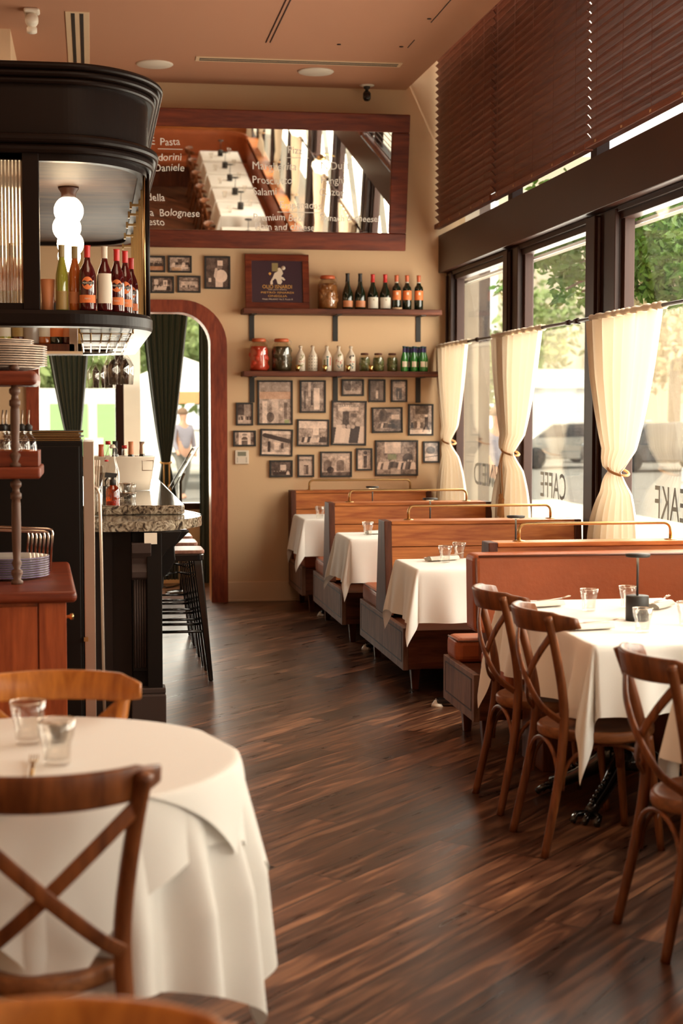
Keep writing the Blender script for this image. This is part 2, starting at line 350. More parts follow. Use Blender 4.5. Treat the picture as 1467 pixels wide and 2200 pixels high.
# ---------------- right window wall ----------------
S('wall_right', MB().bb(W, W+.17, -9, D+.2, 0, .62), M['cream_trim'])
S('trim_4', MB().bb(2.965, 3.12, -9, D-.001, 2.815, 3.134), M['bronze_beam'], bevel=.004)
posts = [(13.2, D), (11.07, 11.46), (8.93, 9.5), (6.6, 6.95), (4.3, 4.85), (2.0, 2.35), (-.3, .25), (-2.6, -2.25), (-4.9, -4.35), (-7.2, -6.85)]
for i, (a, b) in enumerate(posts):
    mb = MB().bb(W+.01, W+.11, a+.0, b, .62, 2.815)
    mb.bb(W-.012, W+.02, a+.0, a+(b-a)*.34, .62, 2.80)
    if b-a > .3: mb.bb(W-.03, W+.02, b-(b-a)*.42, b-(b-a)*.12, .62, 2.80)
    mb.lathe([(.012, 0), (.012, 2.1)], 8, (W-.02, a+(b-a)*.45, .68))
    S('trim_%d' % (5+i), mb, M['bronze_frame'], bevel=.004)
for i in range(len(posts)-1):
    y0, y1 = posts[i+1][1], posts[i][0]
    mb = MB().bb(W+.02, W+.1, y0, y1, 2.74, 2.815).bb(W, W+.06, y0, y1, 2.78, 2.815).bb(W+.02, W+.1, y0, y1, .62, .72).bb(W+.03, W+.09, y0, y0+.05, .7, 2.76).bb(W+.03, W+.09, y1-.05, y1, .7, 2.76)
    wn = S('window_%d' % (i+1), mb, M['bronze_frame'], bevel=.003)
    MB().bb(W+.055, W+.062, y0+.03, y1-.03, .7, 2.76).build('glass_pane', M['window_glass'], wn)
    wt = S('window_%d' % (i+21), MB().bb(W+.02, W+.1, y0, y1, 3.134, 3.17).bb(W+.02, W+.1, y0-.12, y0, 3.134, 5.3), M['bronze_frame'])
    MB().bb(W+.055, W+.062, y0, y1, 3.17, 5.3).build('glass_pane', M['window_glass'], wt)
# white strip of the outside soffit along the window heads
S('trim_31', MB().bb(W+.13, W+.19, -9, 13.6, 2.715, 2.735), M['white_paint'])
# window lettering (read from outside, so mirrored from here)
def winletters(s, y0, y1, z, h, label):
    t = text('window_lettering', s, 1, M['lettering_black'], ext=.0)
    xs = [v.co.x for v in t.data.vertices]; ys = [v.co.y for v in t.data.vertices]; a, b, c, d = min(xs), max(xs), min(ys), max(ys)
    t.data.transform(Matrix.Diagonal(((y1-y0)/(b-a), h/(d-c), 1, 1)) @ Matrix.Translation((-a, -c, 0)))
    t.data.transform(Matrix.Translation((W+.05, y0, z)) @ Matrix.Rotation(PI/2, 4, 'Z') @ Matrix.Rotation(PI/2, 4, 'X'))
    q = t.modifiers.new('s', 'SOLIDIFY'); q.thickness = .001
    return tag(t, label, 'lettering')
Yp = lambda px, py: onX(px, py, W+.05)[1]
zt = onX(1214, 1076, W+.05)[2]
winletters('CAFFE', Yp(1215, 1050), Yp(1161, 1040), zt, .175, 'black painted lettering CAFFE, seen reversed on the middle window pane')
for s_, pa, pb in (('VINI', 1071, 1047), ('E', 1043, 1036), ('D', 1031, 1018)): winletters(s_, Yp(pa, 1030), Yp(pb, 1030), zt, .175, 'black painted lettering %s, seen reversed on the window pane nearest the back wall' % s_)
ya, yb = Yp(1407, 1080), Yp(1457, 1080)
winletters('BREAKF', ya-(ya-yb)*2, ya, zt, .18, 'black painted lettering BREAKF, seen reversed on the nearest window pane')
# ---------------- blinds ----------------
bl = [(11.497, 13.43, 2.925), (9.25, 11.56, 2.938), (6.95, 9.22, 2.925), (4.6, 6.93, 2.925), (2.2, 4.58, 2.925), (-.2, 2.18, 2.925), (-2.6, -.22, 2.925)]
bn = ['nearest the back wall', 'second from the back wall, in deepest shade', 'third from the back wall at the top right', 'fourth from the back wall, outside the photo', 'above the camera side tables', 'high behind the camera', 'farthest behind the camera']
for (y0, y1, x), nm in zip(bl, bn):
    t = T('venetian_blind', 'dark brown wooden venetian blind, closed, '+nm, 'blind', (x, (y0+y1)/2, 3.2), group='wooden blinds over the high windows')
    h = (y1-y0)/2-.01; mb = MB(); rr = random.Random(3)
    for k in range(39):
        z = .045+k*.0555; dz = rr.uniform(-.002, .002)
        cs = [(0, .042), (.012, .034), (.026, .019), (.040, 0)]; n_ = len(cs)
        vs = [(a_, s_*h, z+b_+dz) for s_ in (-1, 1) for a_, b_ in cs]+[(a_+.002, s_*h, z+b_+dz+.003) for s_ in (-1, 1) for a_, b_ in cs]
        mb.add(vs, [(i, i+1, n_+i+1, n_+i) for i in range(n_-1)]+[(2*n_+i, 3*n_+i, 3*n_+i+1, 2*n_+i+1) for i in range(n_-1)]+[(0, n_, 3*n_, 2*n_), (n_-1, 3*n_-1, 4*n_-1, 2*n_-1)]+[(i, 2*n_+i, 2*n_+i+1, i+1) for i in range(n_-1)]+[(n_+i, n_+i+1, 3*n_+i+1, 3*n_+i) for i in range(n_-1)])
    mb.build('slats', M['slat_wood'], t)
    b = MB().bb(-.005, .05, -h, h, -.018, .024).build('bottom_rail', M['slat_wood'], t, bevel=.005)
    mb = MB()
    for k in range(5): mb.bb(-.008, -.004, -h+.2+k*(2*h-.4)/4-.012, -h+.2+k*(2*h-.4)/4+.012, -.006, .008)
    mb.build('cord_plug', M['cork'], b)
    mb = MB()
    for k in range(5):
        yy = -h+.2+k*(2*h-.4)/4; mb.bb(-.003, -.002, yy-.0016, yy+.0016, 0, 2.25)
    mb.build('ladder_cords', M['slat_wood'], t)
# ---------------- curtain rod and cafe curtains ----------------
XR = 2.955; ZR = 2.178
rod = MB().tube([(XR, -8, ZR), (XR, D, ZR)], .011, 10).lathe([(.02, 0), (.02, .02)], 12, (0, 0, 0)).build('curtain_rod', M['bronze_frame'])
tag(rod, 'thin dark metal curtain rod running across all the right-hand windows', 'curtain rod')
for yj in (12.0, 9.62, 9.45, 7.4, 5.2, 2.7, .5):
    b = MB().lathe([(.013, -.03), (.018, -.025), (.018, .025), (.013, .03)], 10, (0, 0, 0)).build('rod_bracket', M['bronze_frame'], rod)
    b.data.transform(Matrix.Translation((XR, yj, ZR)) @ Matrix.Rotation(PI/2, 4, 'X'))
    mb = MB().bb(XR, W-.0, yj-.008, yj+.008, ZR-.008, ZR+.008).build('rod_arm', M['bronze_frame'], b)
def cafe(y0, y1, yt, wt, zt, yb0, yb1, label, tassel=False, seed=0, zb=.66):
    """gathered curtain on the rod from y1 (far) to y0 (near), tied at height zt around yt"""
    t = T('cafe_curtain', label, 'curtain', (XR, (y0+y1)/2, 0), group='cream tied cafe curtains'); yc = (y0+y1)/2; rr = random.Random(seed)
    nf = 7.0; ph = rr.uniform(0, 6)
    def edge(z):
        if z > zt:
            s = (z-zt)/(ZR-zt); e = s**.62; return (yt-wt/2)*(1-e)+y0*e, (yt+wt/2)*(1-s**.45)+y1*s**.45
        s = (zt-z)/(zt-zb); e = 1-(1-min(s*1.5, 1))**2; return (yt-wt/2)*(1-e)+yb0*e, (yt+wt/2)*(1-e)+yb1*e
    def fn(u, v):
        z = zb+(ZR-.02-zb)*v; a, b = edge(z); ww = b-a
        y = a+ww*u; g = min(1, .35+abs(z-zt)*1.2)
        amp = (.030+.014*math.sin(5*u+ph))*g
        x = amp*math.sin(2*PI*nf*u+.8*math.sin(3*u+ph)+.5*math.sin(z*2))+.006*math.sin(2*PI*17*u+ph)*g
        x = x*min(1, .4+ww/.5)+(-.03 if abs(z-zt) < .12 else 0)*math.cos((z-zt)/.12*PI/2)
        return (-.012+x, y-yc+.012*math.sin(2*PI*nf*u*1.0+z), z)
    MB().grid(fn, 110, 60).build('curtain_panel', M['sheer'], t)
    def hd(u, v):
        a = 2*PI*v; r = .021+.004*math.sin(u*70+3*math.sin(u*11))*math.cos(a+1); return (r*math.cos(a), y0+(y1-y0)*u-yc, ZR+r*math.sin(a))
    MB().grid(hd, 90, 12).build('rod_pocket', M['sheer'], t)
    pts = [(.048*math.cos(a)-.02, yt-yc+(wt/2+.012)*math.sin(a), zt+.02*math.sin(a)) for a in [2*PI*i/24 for i in range(24)]]
    tb = MB().tube(pts, .0075, 6, closed=True).build('tieback_rope', M['rope'], t)
    if tassel:
        for q in (0, 1):
            yy = yt-yc+wt*.35-.035+q*.06; zz = zt-.33+q*.03
            MB().tube([(-.05, yt-yc+wt*.3, zt), (-.06, yy+.03, zt-.1), (-.055, yy, zz)], .005, 6).lathe([(.004, .0), (.016, -.01), (.012, -.03), (.018, -.05), (.026, -.16), (.020, -.165)], 12, (-.055, yy, zz)).build('tassel', M['rope'], tb)
    return t
cafe(12.25, 13.40, 12.88, .26, 1.375, 12.30, 13.35, 'short cream cafe curtain, knotted in the middle, nearest the back wall')
cafe(10.17, 11.50, 10.92, .30, 1.335, 10.45, 11.50, 'cream cafe curtain tied with a rope and hanging tassels, middle window', True, 2)
cafe(7.93, 9.15, 8.58, .20, 1.285, 8.28, 9.10, 'wide cream cafe curtain tied low, on the nearest window', False, 5)
for y, nm in ((6.2, 'just outside the right edge of the photo'), (3.7, 'beside the camera side tables'), (1.4, 'level with the camera'), (-1.0, 'behind the camera, seen in the mirror'), (-3.3, 'farthest behind the camera, seen in the mirror')):
    cafe(y-.6, y+.6, y+.05, .24, 1.3, y-.45, y+.45, 'cream cafe curtain '+nm, False, int(y*10) % 7)
# sheer hanging panel outside the first curtain
# ---------------- booths ----------------
def booth(x0, x1, yn, yf, H, near, far, zb, label, sx=0.0, near_seat=False, far_seat=True, wall=False):
    """origin at the aisle end of the backrest; near/far are the box depths on each side"""
    yc = (yn+yf)/2; hw = (yf-yn)/2; L = x1-x0
    t = T('booth_bench', label, 'booth', (x0, yc, 0), group='wooden booth benches along the windows'); zs = .385
    # end panels: A-shaped upright
    for k, x in enumerate((0, L-.045)):
        e = MB().hexa([(x, -hw-.07, zs), (x+.045, -hw-.07, zs), (x+.045, hw+(0 if wall else .09), zs), (x, hw+(0 if wall else .09), zs), (x, -hw, H), (x+.045, -hw, H), (x+.045, hw, H), (x, hw, H)])
        e.build('end_post', M['dark_walnut'], t, bevel=.004)
    c = MB().bb(.045, L-.045, -hw-.004, hw, H-.022, H).build('cap_rail', M['booth_wood'], t, bevel=.003)
    nb = 4; ys = lambda z, s: s*(hw-.012+(.07 if s < 0 else (.09 if not wall else 0))*(H-z)/(H-zs))
    for k in range(nb):
        z1 = H-.024-k*(H-.03-zs)/nb; z0 = z1-(H-.03-zs)/nb+.004
        MB().hexa([(.045, ys(z0, -1), z0), (L-.045, ys(z0, -1), z0), (L-.045, 0, z0), (.045, 0, z0), (.045, ys(z1, -1), z1), (L-.045, ys(z1, -1), z1), (L-.045, 0, z1), (.045, 0, z1)]).build('back_board', M['booth_wood'], t, bevel=.002)
    if far_seat:
        MB().hexa([(.05, .0, zs+.06), (L-.05, .0, zs+.06), (L-.05, ys(zs, 1)+.05, zs+.1), (.05, ys(zs, 1)+.05, zs+.1), (.05, .0, H-.05), (L-.05, .0, H-.05), (L-.05, hw+.0, H-.05), (.05, hw+.0, H-.05)]).build('back_cushion', M['leather'], t, bevel=.02)
    # box
    bx = MB().bb(sx+.03, L-.06, -near, far, zb, zs-.02)
    bo = bx.build('base_box', M['base_walnut'], t, bevel=.003)
    sd = MB().bb(sx, sx+.03, -near-.002, far+.002, zb-.004, zs-.005).build('side_panel', M['side_walnut'], t, bevel=.002)
    g = .045; mb = MB()
    for a, b, c_, d in ((-near+g, far-g, zb+g-.006, zb+g), (-near+g, far-g, zs-.03-.006, zs-.03), (-near+g, -near+g+.006, zb+g, zs-.03), (far-g-.006, far-g, zb+g, zs-.03)): mb.bb(sx-.002, sx+.001, a, b, c_, d)
    mb.build('inlay_groove', M['matte_black'], sd)
    for x in (sx+.10, L-.25):
        for y in (-near+.15, far-.1):
            MB().hexa([(x-.018, y-.018, 0), (x+.018, y-.018, 0), (x+.018, y+.018, 0), (x-.018, y+.018, 0), (x-.03, y-.03, zb), (x+.03, y-.03, zb), (x+.03, y+.03, zb), (x-.03, y+.03, zb)]).build('leg', M['dark_walnut'], t, bevel=.003)
    def cushion(y0, y1):
        cu = MB().bb(sx+.015, L-.03, y0, y1, zs-.02, zs+.105).build('seat_cushion', M['leather'], t, bevel=.035, seg=4)
        zz = zs+.092; p = [(sx+.03, y0+.012, zz), (L-.05, y0+.012, zz), (L-.05, y1-.012, zz), (.10, y1-.012, zz)]
        MB().tube([(sx+.025, y0+.01, zz), (sx+.025, y1-.01, zz)], .005, 6).tube([(sx+.03, y0+.005, zz), (L-.05, y0+.005, zz)], .005, 6).build('piping', M['leather_piping'], cu)
    if far_seat and far > .2: cushion(hw+.05, far+.01)
    if near_seat: cushion(-near-.01, -hw-.06)
    # brass rail on the cap
    yr = 0; zr = H+.085; x0_, x1_ = .17, L-.17; r_ = .035
    pts = [(x0_, yr, H)]+[(x0_, yr, zr-r_)]+[(x0_+r_-r_*math.cos(a), yr, zr-r_+r_*math.sin(a)) for a in (PI/8, PI/4, 3*PI/8, PI/2)]+[(x1_-r_+r_*math.sin(a), yr, zr-r_+r_*math.cos(a)) for a in (0, PI/8, PI/4, 3*PI/8, PI/2)]+[(x1_, yr, H)]
    rl = MB().tube(pts, .0085, 10, up=(0, 1, 0)).build('brass_rail', M['brass'], t); rl['label'] = 'thin brass rail'
    for x in (x0_, x1_): MB().lathe([(.032, 0), (.032, .003), (.012, .007)], 16, (x, yr, H)).build('rail_flange', M['brass'], rl)
    return t
booth(1.655, 2.87, 13.26, 13.42, .955, .80, .06, .15, 'booth bench with reddish wooden back, standing against the back wall', wall=True, far_seat=False, near_seat=True)
booth(1.705, 2.93, 11.42, 11.62, .955, .72, .72, .145, 'booth bench of orange wood, second from the back wall')
booth(1.755, 3.0, 9.46, 9.66, .955, .70, .78, .14, 'booth bench of orange wood, third from the back wall, with grey wooden base')
bt = booth(1.90, 3.02, 7.46, 7.60, .985, .31, .34, .16, 'nearest booth bench, its back upholstered in tan leather beside the big white table', sx=-.13)
def pad(mb, x0, x1, y0, y1, z0, z1, wr=.006):
    def fn(u, v):
        return None
bl_ = MB().hexa([(-.125, -.31, .575), (1.1, -.31, .575), (1.1, -.12, .575), (-.125, -.12, .575), (-.125, -.27, .945), (1.1, -.27, .945), (1.1, -.09, .945), (-.125, -.09, .945)]).build('leather_backrest', M['leather'], bt, bevel=.03, seg=4)
bl_['label'] = 'tan leather padded backrest'
MB().tube([(-.112, -.305, .6), (-.112, -.268, .93)], .006, 6).tube([(-.1, -.272, .938), (1.05, -.272, .938)], .006, 6).build('piping', M['leather_piping'], bl_)
MB().bb(-.10, 1.1, -.80, -.30, .38, .51).build('front_cushion', M['leather'], bt, bevel=.035, seg=4)
MB().bb(.09, 1.08, -.72, -.37, 0.0, .38).build('front_base', M['dark_walnut'], bt, bevel=.004)
# banquette along the windows towards (and past) the camera
t = T('leather_banquette', 'long tan leather banquette running under the windows beside the big tables', 'banquette', (2.62, 2.0, 0))
def back(u, v):
    y = 4.62-8.9*u; fold = .012*math.sin(u*46)*max(0, math.sin(v*PI)); cr_ = math.exp(-((u-.012)/.012)**2)*.02*math.sin(u*900)
    a = v*PI; return (.17-.0*v+.05*(1-v)-.0+fold*.5+cr_-.03*math.sin(a), y, .46+.47*v)
mb = MB().grid(back, 220, 10); mb.bb(.22, .36, -4.3, 4.62, .36, .945); mb.build('backrest', M['leather'], t)
MB().bb(-.10, .24, -4.3, 4.55, .37, .50).build('seat_cushion', M['leather'], t, bevel=.035, seg=3)
MB().bb(-.05, .3, -4.3, 4.55, 0, .37).build('base', M['dark_walnut'], t)
MB().bb(.2, .38, -4.3, 4.62, .945, .965).build('top_rail', M['booth_wood'], t, bevel=.003)
# banquette return and timber partition behind the camera (seen in the mirror)
t = T('end_banquette', 'tan leather banquette across the far end of the room, seen only in the wall mirror', 'banquette', (0, -2.9, 0))
mb = MB()
def cur(u, v):
    if u < .3: a = u/.3*PI/2; x = 2.83-.55+.55*math.cos(a); y = .35-.55*math.sin(a)+.15
    else: x = 2.28-(u-.3)/.7*2.6; y = -.05
    return (x, y, .46+.5*v)
mb.grid(cur, 60, 6); mb.build('backrest', M['leather'], t, solid=.05)
MB().bb(-.3, 2.5, .0, .5, .37, .5).build('seat_cushion', M['leather'], t, bevel=.03); MB().bb(-.3, 2.5, .0, .42, 0, .37).build('base', M['dark_walnut'], t)
t = T('timber_partition', 'panelled timber partition with a pale ledge, reflected at the top of the mirror', 'partition', (1.2, -3.4, 0))
MB().bb(-1.6, 1.75, -.1, .0, 0, 1.55).build('panel', M['booth_wood'], t); MB().bb(-1.65, 1.8, -.35, .06, 1.55, 1.62).build('ledge', M['white_paint'], t, bevel=.01)
# ---------------- table cloths, tables ----------------
def cloth_grid(N, A, B, clampf, z, flare, famp, nf, ztop=.004, seed=0, cap=9, cb=0, cf=0):
    rr = random.Random(seed); ph = rr.uniform(0, 6); ph2 = rr.uniform(0, 6)
    def fn(u, v):
        x = (u*2-1)*A; y = (v*2-1)*B; cx, cy = clampf(x, y); ox, oy = x-cx, y-cy; d = math.hypot(ox, oy)
        if d < 1e-6: return (x, y, z+ztop)
        d = d if d < cap else cap+(d-cap)*.5
        h_ = math.hypot(ox, oy); ux, uy = ox/h_, oy/h_; ang = math.atan2(uy, ux); per = cx*1.0+cy*1.0; d *= 1+cb*abs(math.sin(2*ang))
        q = min(d/.22, 1.3); f = famp*q*math.sin(nf*ang+per*13+ph)+famp*.5*q*math.sin(nf*1.9*ang-per*29+ph2)
        o = .012*(1-math.exp(-d/.012))+flare*(1+cf*math.sin(2*ang)**2)*d+f*(1 if d > .02 else d/.02)
        return (cx+ux*o, cy+uy*o, z+ztop-max(0, d-.010)*(1-.02*abs(math.sin(nf*ang+ph)))-.004*(1-math.exp(-d/.01)))
    return MB().grid(fn, N, N)
def rectclamp(a, b): return lambda x, y: (max(-a, min(a, x)), max(-b, min(b, y)))
def roundclamp(r):
    def f(x, y):
        h = math.hypot(x, y); return (x, y) if h <= r else (x*r/h, y*r/h)
    return f
def booth_table(x0, x1, y0, y1, label, seed, z=.77, ny=-.28):
    xc, yc = (x0+x1)/2, (y0+y1)/2; a, b = (x1-x0)/2, (y1-y0)/2
    t = T('booth_table', 'pedestal table under a white cloth '+label, 'table', (xc, yc, 0), group='booth tables')
    MB().bb(-a+.01, a-.01, -b+.01, b-.01, z-.035, z-.004).build('tabletop', M['dark_walnut'], t, bevel=.006)
    MB().lathe([(.035, .03), (.03, z-.04)], 14, (0, ny, 0)).build('column', M['black_metal'], t)
    ft = MB().bb(-a+.13, a-.13, ny-.03, ny+.03, .018, .045).build('foot_bar', M['black_metal'], t, bevel=.01)
    cp2 = MB().lathe([(.034, 0), (.030, .012), (.016, .034), (.001, .036)], 16, (-a+.135, ny, 0)).build('foot_cap', M['white_plastic'], ft); cp2['label'] = 'small white cone-shaped foot'
    c = cloth_grid(110, a+.30, b+.30, rectclamp(a, b), z, .10, .014, 3, seed=seed, cf=1.0).build('tablecloth', M['linen'], loc=(xc, yc, 0))
    tag(c, 'white linen tablecloth with hanging pointed corners '+label, 'tablecloth', 'white tablecloths'); return t, c
booth_table(1.655, 2.80, 12.36, 12.98, 'at the booth by the back wall', 3, ny=-.28)
booth_table(1.70, 2.86, 10.38, 10.97, 'at the middle booth, second from the back', 5, ny=-.11)
booth_table(1.73, 2.9, 8.32, 8.92, 'at the booth just behind the leather bench', 9, ny=-.17)
# ornate pedestal
def pedestal(t, z):
    MB().lathe([(.075, .16), (.06, .2), (.035, .24), (.05, .3), (.06, .36), (.035, .42), (.03, .6), (.05, .66), (.06, z-.05), (.12, z-.04)], 18).build('column', M['black_metal'], t)
    for k in range(4):
        a = PI/4+k*PI/2+.0; c, s = math.cos(a), math.sin(a)
        pts = [(c*r, s*r, zz) for r, zz in ((.04, .22), (.10, .20), (.17, .145), (.24, .10), (.31, .065), (.36, .04))]
        mb = MB().tube(pts, .022, 8, scale=[1.3, 1.4, 1.3, 1.05, .95, 1.1], rb=.03)
        for i in range(12):
            f = i/11; r = .07+.27*f; zz = .235-.15*f; mb.lathe([(.002, -.012), (.011, -.004), (.011, .004), (.002, .012)], 7, (c*r, s*r, zz))
        ft = mb.build('leg', M['black_metal'], t)
        mb = MB()
        for q in (-1, 0, 1):
            aa = a+q*.13; mb.tube([(c*.34, s*.34, .04), (math.cos(aa)*.38, math.sin(aa)*.38, .035), (math.cos(aa)*.41, math.sin(aa)*.41, .010)], .014, 7)
        mb.build('claw_foot', M['black_metal'], ft)
def big_table(x0, x1, y0, y1, label, seed, z=.77, detail=True, nudge=(0, 0)):
    xc, yc = (x0+x1)/2, (y0+y1)/2; a, b = (x1-x0)/2, (y1-y0)/2
    t = T('dining_table', 'table on ornate black iron pedestal '+label, 'table', (xc+nudge[0], yc+nudge[1], 0), group='dining tables in front of the banquette')
    MB().bb(-a+.01-nudge[0], a-.01-nudge[0], -b+.01-nudge[1], b-.01-nudge[1], z-.035, z-.004).build('tabletop', M['dark_walnut'], t, bevel=.006)
    pedestal(t, z)
    c = cloth_grid(120, a+.29, b+.27, rectclamp(a, b), z, .08, .026, 4, seed=seed, cb=.30, cf=1.0).build('tablecloth', M['linen'], loc=(xc, yc, 0))
    tag(c, 'large white linen tablecloth '+label, 'tablecloth', 'white tablecloths'); return t, c
big_table(1.80, 2.56, 5.50, 6.86, 'beside the leather-backed booth, on the right', 4)
big_table(1.90, 2.58, 3.62, 4.88, 'cut by the right edge of the photo', 6)
BT = [(1.95, 2.08, 2.9), (1.95, 1.08, 1.9), (1.95, .08, .9), (1.95, -.92, -.1), (1.95, -1.92, -1.1)]
BN = ('nearest the camera on its right', 'second in the row beside the camera', 'third in the row, level with the camera', 'fourth in the row, behind the camera', 'last in the row by the end banquette')
for i, (x, y0, y1) in enumerate(BT):
    big_table(x, x+.66, y0, y1, BN[i], 7+i)
# ---------------- cross-back chairs ----------------
def cross_chair(label, wm='chair_wood', sm='chair_seat_wood', seatz=.455, H=.90):
    t = T('cross_back_chair', label, 'chair', group='bentwood cross-back chairs')
    def rr_(n=40, k=1.0):
        p = []
        for i in range(n):
            a = 2*PI*i/n; r = .212*(1+.05*math.cos(2*a)**2)*k; p.append((r*math.cos(a)*(1+.06*math.sin(a)), r*math.sin(a)))
        return p
    mb = MB(); n = 40
    rings = [(.96, seatz-.042), (1.0, seatz-.03), (1.0, seatz-.008), (.975, seatz), (.90, seatz-.001), (.84, seatz-.006), (.4, seatz-.010)]
    vs = [(x, y, z) for k, z in rings for x, y in rr_(n, k)]+[(0, 0, seatz-.011)]
    fs = [tuple(range(n-1, -1, -1))]+[(k*n+i, k*n+(i+1) % n, (k+1)*n+(i+1) % n, (k+1)*n+i) for k in range(len(rings)-1) for i in range(n)]+[((len(rings)-1)*n+i, (len(rings)-1)*n+(i+1) % n, len(rings)*n) for i in range(n)]
    mb.add(vs, fs, True); mb.build('seat', M[sm], t)
    def spl(P, n=14):
        out = []
        for i in range(len(P)-1):
            p0, p1, p2, p3 = (Vector(P[max(i-1, 0)]), Vector(P[i]), Vector(P[i+1]), Vector(P[min(i+2, len(P)-1)]))
            for k in range(n):
                u = k/n; out.append(.5*((2*p1)+(-p0+p2)*u+(2*p0-5*p1+4*p2-p3)*u*u+(-p0+3*p1-3*p2+p3)*u**3))
        return out+[Vector(P[-1])]
    for s in (-1, 1):
        P = spl([(s*.186, -.262, 0), (s*.170, -.205, .28), (s*.158, -.182, .47), (s*.162, -.190, .60), (s*.182, -.228, .77), (s*.200, -.262, H-.018)], 6)
        sc = [.92+.16*min(1, q.z/.45) if q.z < .45 else 1.08-.10*(q.z-.45)/.45 for q in P]
        MB().tube(P, .0185, 12, up=(0, 1, 0), scale=sc, rb=.0165).build('back_post', M[wm], t)
        Pf = [(s*.150, .150, seatz-.03), (s*.160, .165, .28), (s*.178, .195, 0)]
        MB().tube(spl(Pf, 5), .0165, 12, up=(0, 1, 0), scale=[1.05]*5+[1-.15*i/6 for i in range(6)]).build('front_leg', M[wm], t)
    # top rail: bowed slab on the sitter's side, wrapping forward at the ends
    n = 26; vs = []
    for i in range(n+1):
        u = i/n*2-1; x = u*.240; yy = -.305+.105*u*u+.035*u**6; ed = (1-abs(u)**6)
        h = .036*(.55+.45*ed) if abs(u) > .8 else .036+.004*(1-u*u); zc = H-.040+.002*u*u
        nx, ny = -.17*u*2*.6, 1; l = math.hypot(nx, ny); nx /= l; ny /= l; th = .011
        for dz, dt in ((-h, -.5), (-h*.8, -1), (h*.8, -1), (h, -.5), (h, .5), (h*.8, 1), (-h*.8, 1), (-h, .5)):
            vs.append((x+nx*dt*th, yy+ny*dt*th+.002*dz/h-.010*dz/h, zc+dz))
    fs = [(i*8+j, i*8+(j+1) % 8, (i+1)*8+(j+1) % 8, (i+1)*8+j) for i in range(n) for j in range(8)]+[tuple(range(7, -1, -1)), tuple(n*8+j for j in range(8))]
    tr = MB().add(vs, fs, True).build('top_rail', M[wm], t)
    for s in (-1, 1): MB().lathe([(.006, -.002), (.006, .002)], 10).build('screw', M['black_metal'], tr, loc=(s*.196, -.243+.0, H-.045), rot=(PI/2, 0, 0))
    for s in (-1, 1):
        off = .007*s
        P = spl([(s*.186, -.243+off*0, H-.085), (s*.10, -.268+off, .735), (0, -.272+off, .641), (-s*.10, -.245+off, .547), (-s*.156, -.195, .495)], 6)
        MB().sweep([(-.016, -.005), (.016, -.005), (.016, .005), (-.016, .005)], P, up=(0, 1, 0)).build('cross_brace', M[wm], t, bevel=.003)
    def arch(p0, p1, top, name='arch_brace'):
        p0, p1 = Vector(p0), Vector(p1); pts = []
        for i in range(17):
            a = PI*i/16; m_ = (p0+p1)/2+(p0-p1)/2*math.cos(a); m_.z = p0.z+(top-p0.z)*math.sin(a)**.75; pts.append(m_)
        MB().tube(pts, .0085, 8, up=(p1-p0).cross(Vector((0, 0, 1)))).build(name, M[wm], t)
    zt = seatz-.052
    arch((-.165, -.205, .24), (.165, -.205, .24), zt); arch((-.152, .165, .24), (.152, .165, .24), zt)
    for s in (-1, 1): arch((s*.168, -.19, .24), (s*.155, .155, .24), zt)
    return t
c0 = cross_chair('walnut cross-back chair at the big table, the one next to the leather bench')
c0.location = (1.865, 6.30, 0); c0.rotation_euler = (0, 0, -PI/2+.03)
dup(c0, (1.865, 5.685, 0), -PI/2+.05, 'walnut cross-back chair at the big table, middle of the three on the right')
dup(c0, (1.905, 4.57, 0), -PI/2+.06, 'walnut cross-back chair nearest the camera on the right, its legs on the open floor')
for (x, y0, y1), nm in zip(BT, BN): dup(c0, (x+.02, (y0+y1)/2, 0), -PI/2, 'walnut cross-back chair at the table '+nm)
dup(c0, (1.93, 3.95, 0), -PI/2, 'walnut cross-back chair at the second table, just outside the right edge of the photo')
h0 = cross_chair('honey-brown cross-back chair on the far side of the round table', 'honey_wood', 'chair_seat_wood')
h0.location = (-.125, 4.15, 0); h0.rotation_euler = (0, 0, PI-.06)
h1 = cross_chair('large cross-back chair in the foreground, its back to the camera, at the round table', 'chair_wood', 'chair_seat_wood')
h1.location = (-.115, 3.46, 0); h1.rotation_euler = (0, 0, .06)
dup(h0, (-.075, 1.63, 0), PI-.10, 'blurred orange-brown cross-back chair, its top rail crossing the bottom edge of the photo')
# ---------------- round table ----------------
t = T('round_table', 'round table under two white cloths in the left foreground', 'table', (-.17, 3.87, 0))
MB().lathe([(.49, .735), (.495, .745), (.495, .76), (.49, .766)], 48).build('tabletop', M['dark_walnut'], t); pedestal(t, .77)
c = cloth_grid(160, .92, .92, roundclamp(.5), .77, .10, .026, 11, seed=2, cap=.45).build('tablecloth', M['linen'], loc=(-.17, 3.87, 0), rot=(0, 0, PI/4-.35)); tag(c, 'long white tablecloth hanging almost to the floor from the round table', 'tablecloth', 'white tablecloths')
c = cloth_grid(150, .66, .66, roundclamp(.505), .775, .17, .014, 7, seed=5).build('table_overlay', M['linen'], loc=(-.17, 3.87, 0), rot=(0, 0, PI/4+.16)); tag(c, 'shorter white overlay cloth on the round table, between the long cloth and the top napperon', 'tablecloth', 'white tablecloths')
c = cloth_grid(120, .50, .50, roundclamp(.512), .780, .22, .006, 5, seed=8).build('table_topper', M['linen'], loc=(-.17, 3.87, 0), rot=(0, 0, PI/4-.50)); tag(c, 'small square white napperon on the round table with one sharp corner hanging down', 'tablecloth', 'white tablecloths')
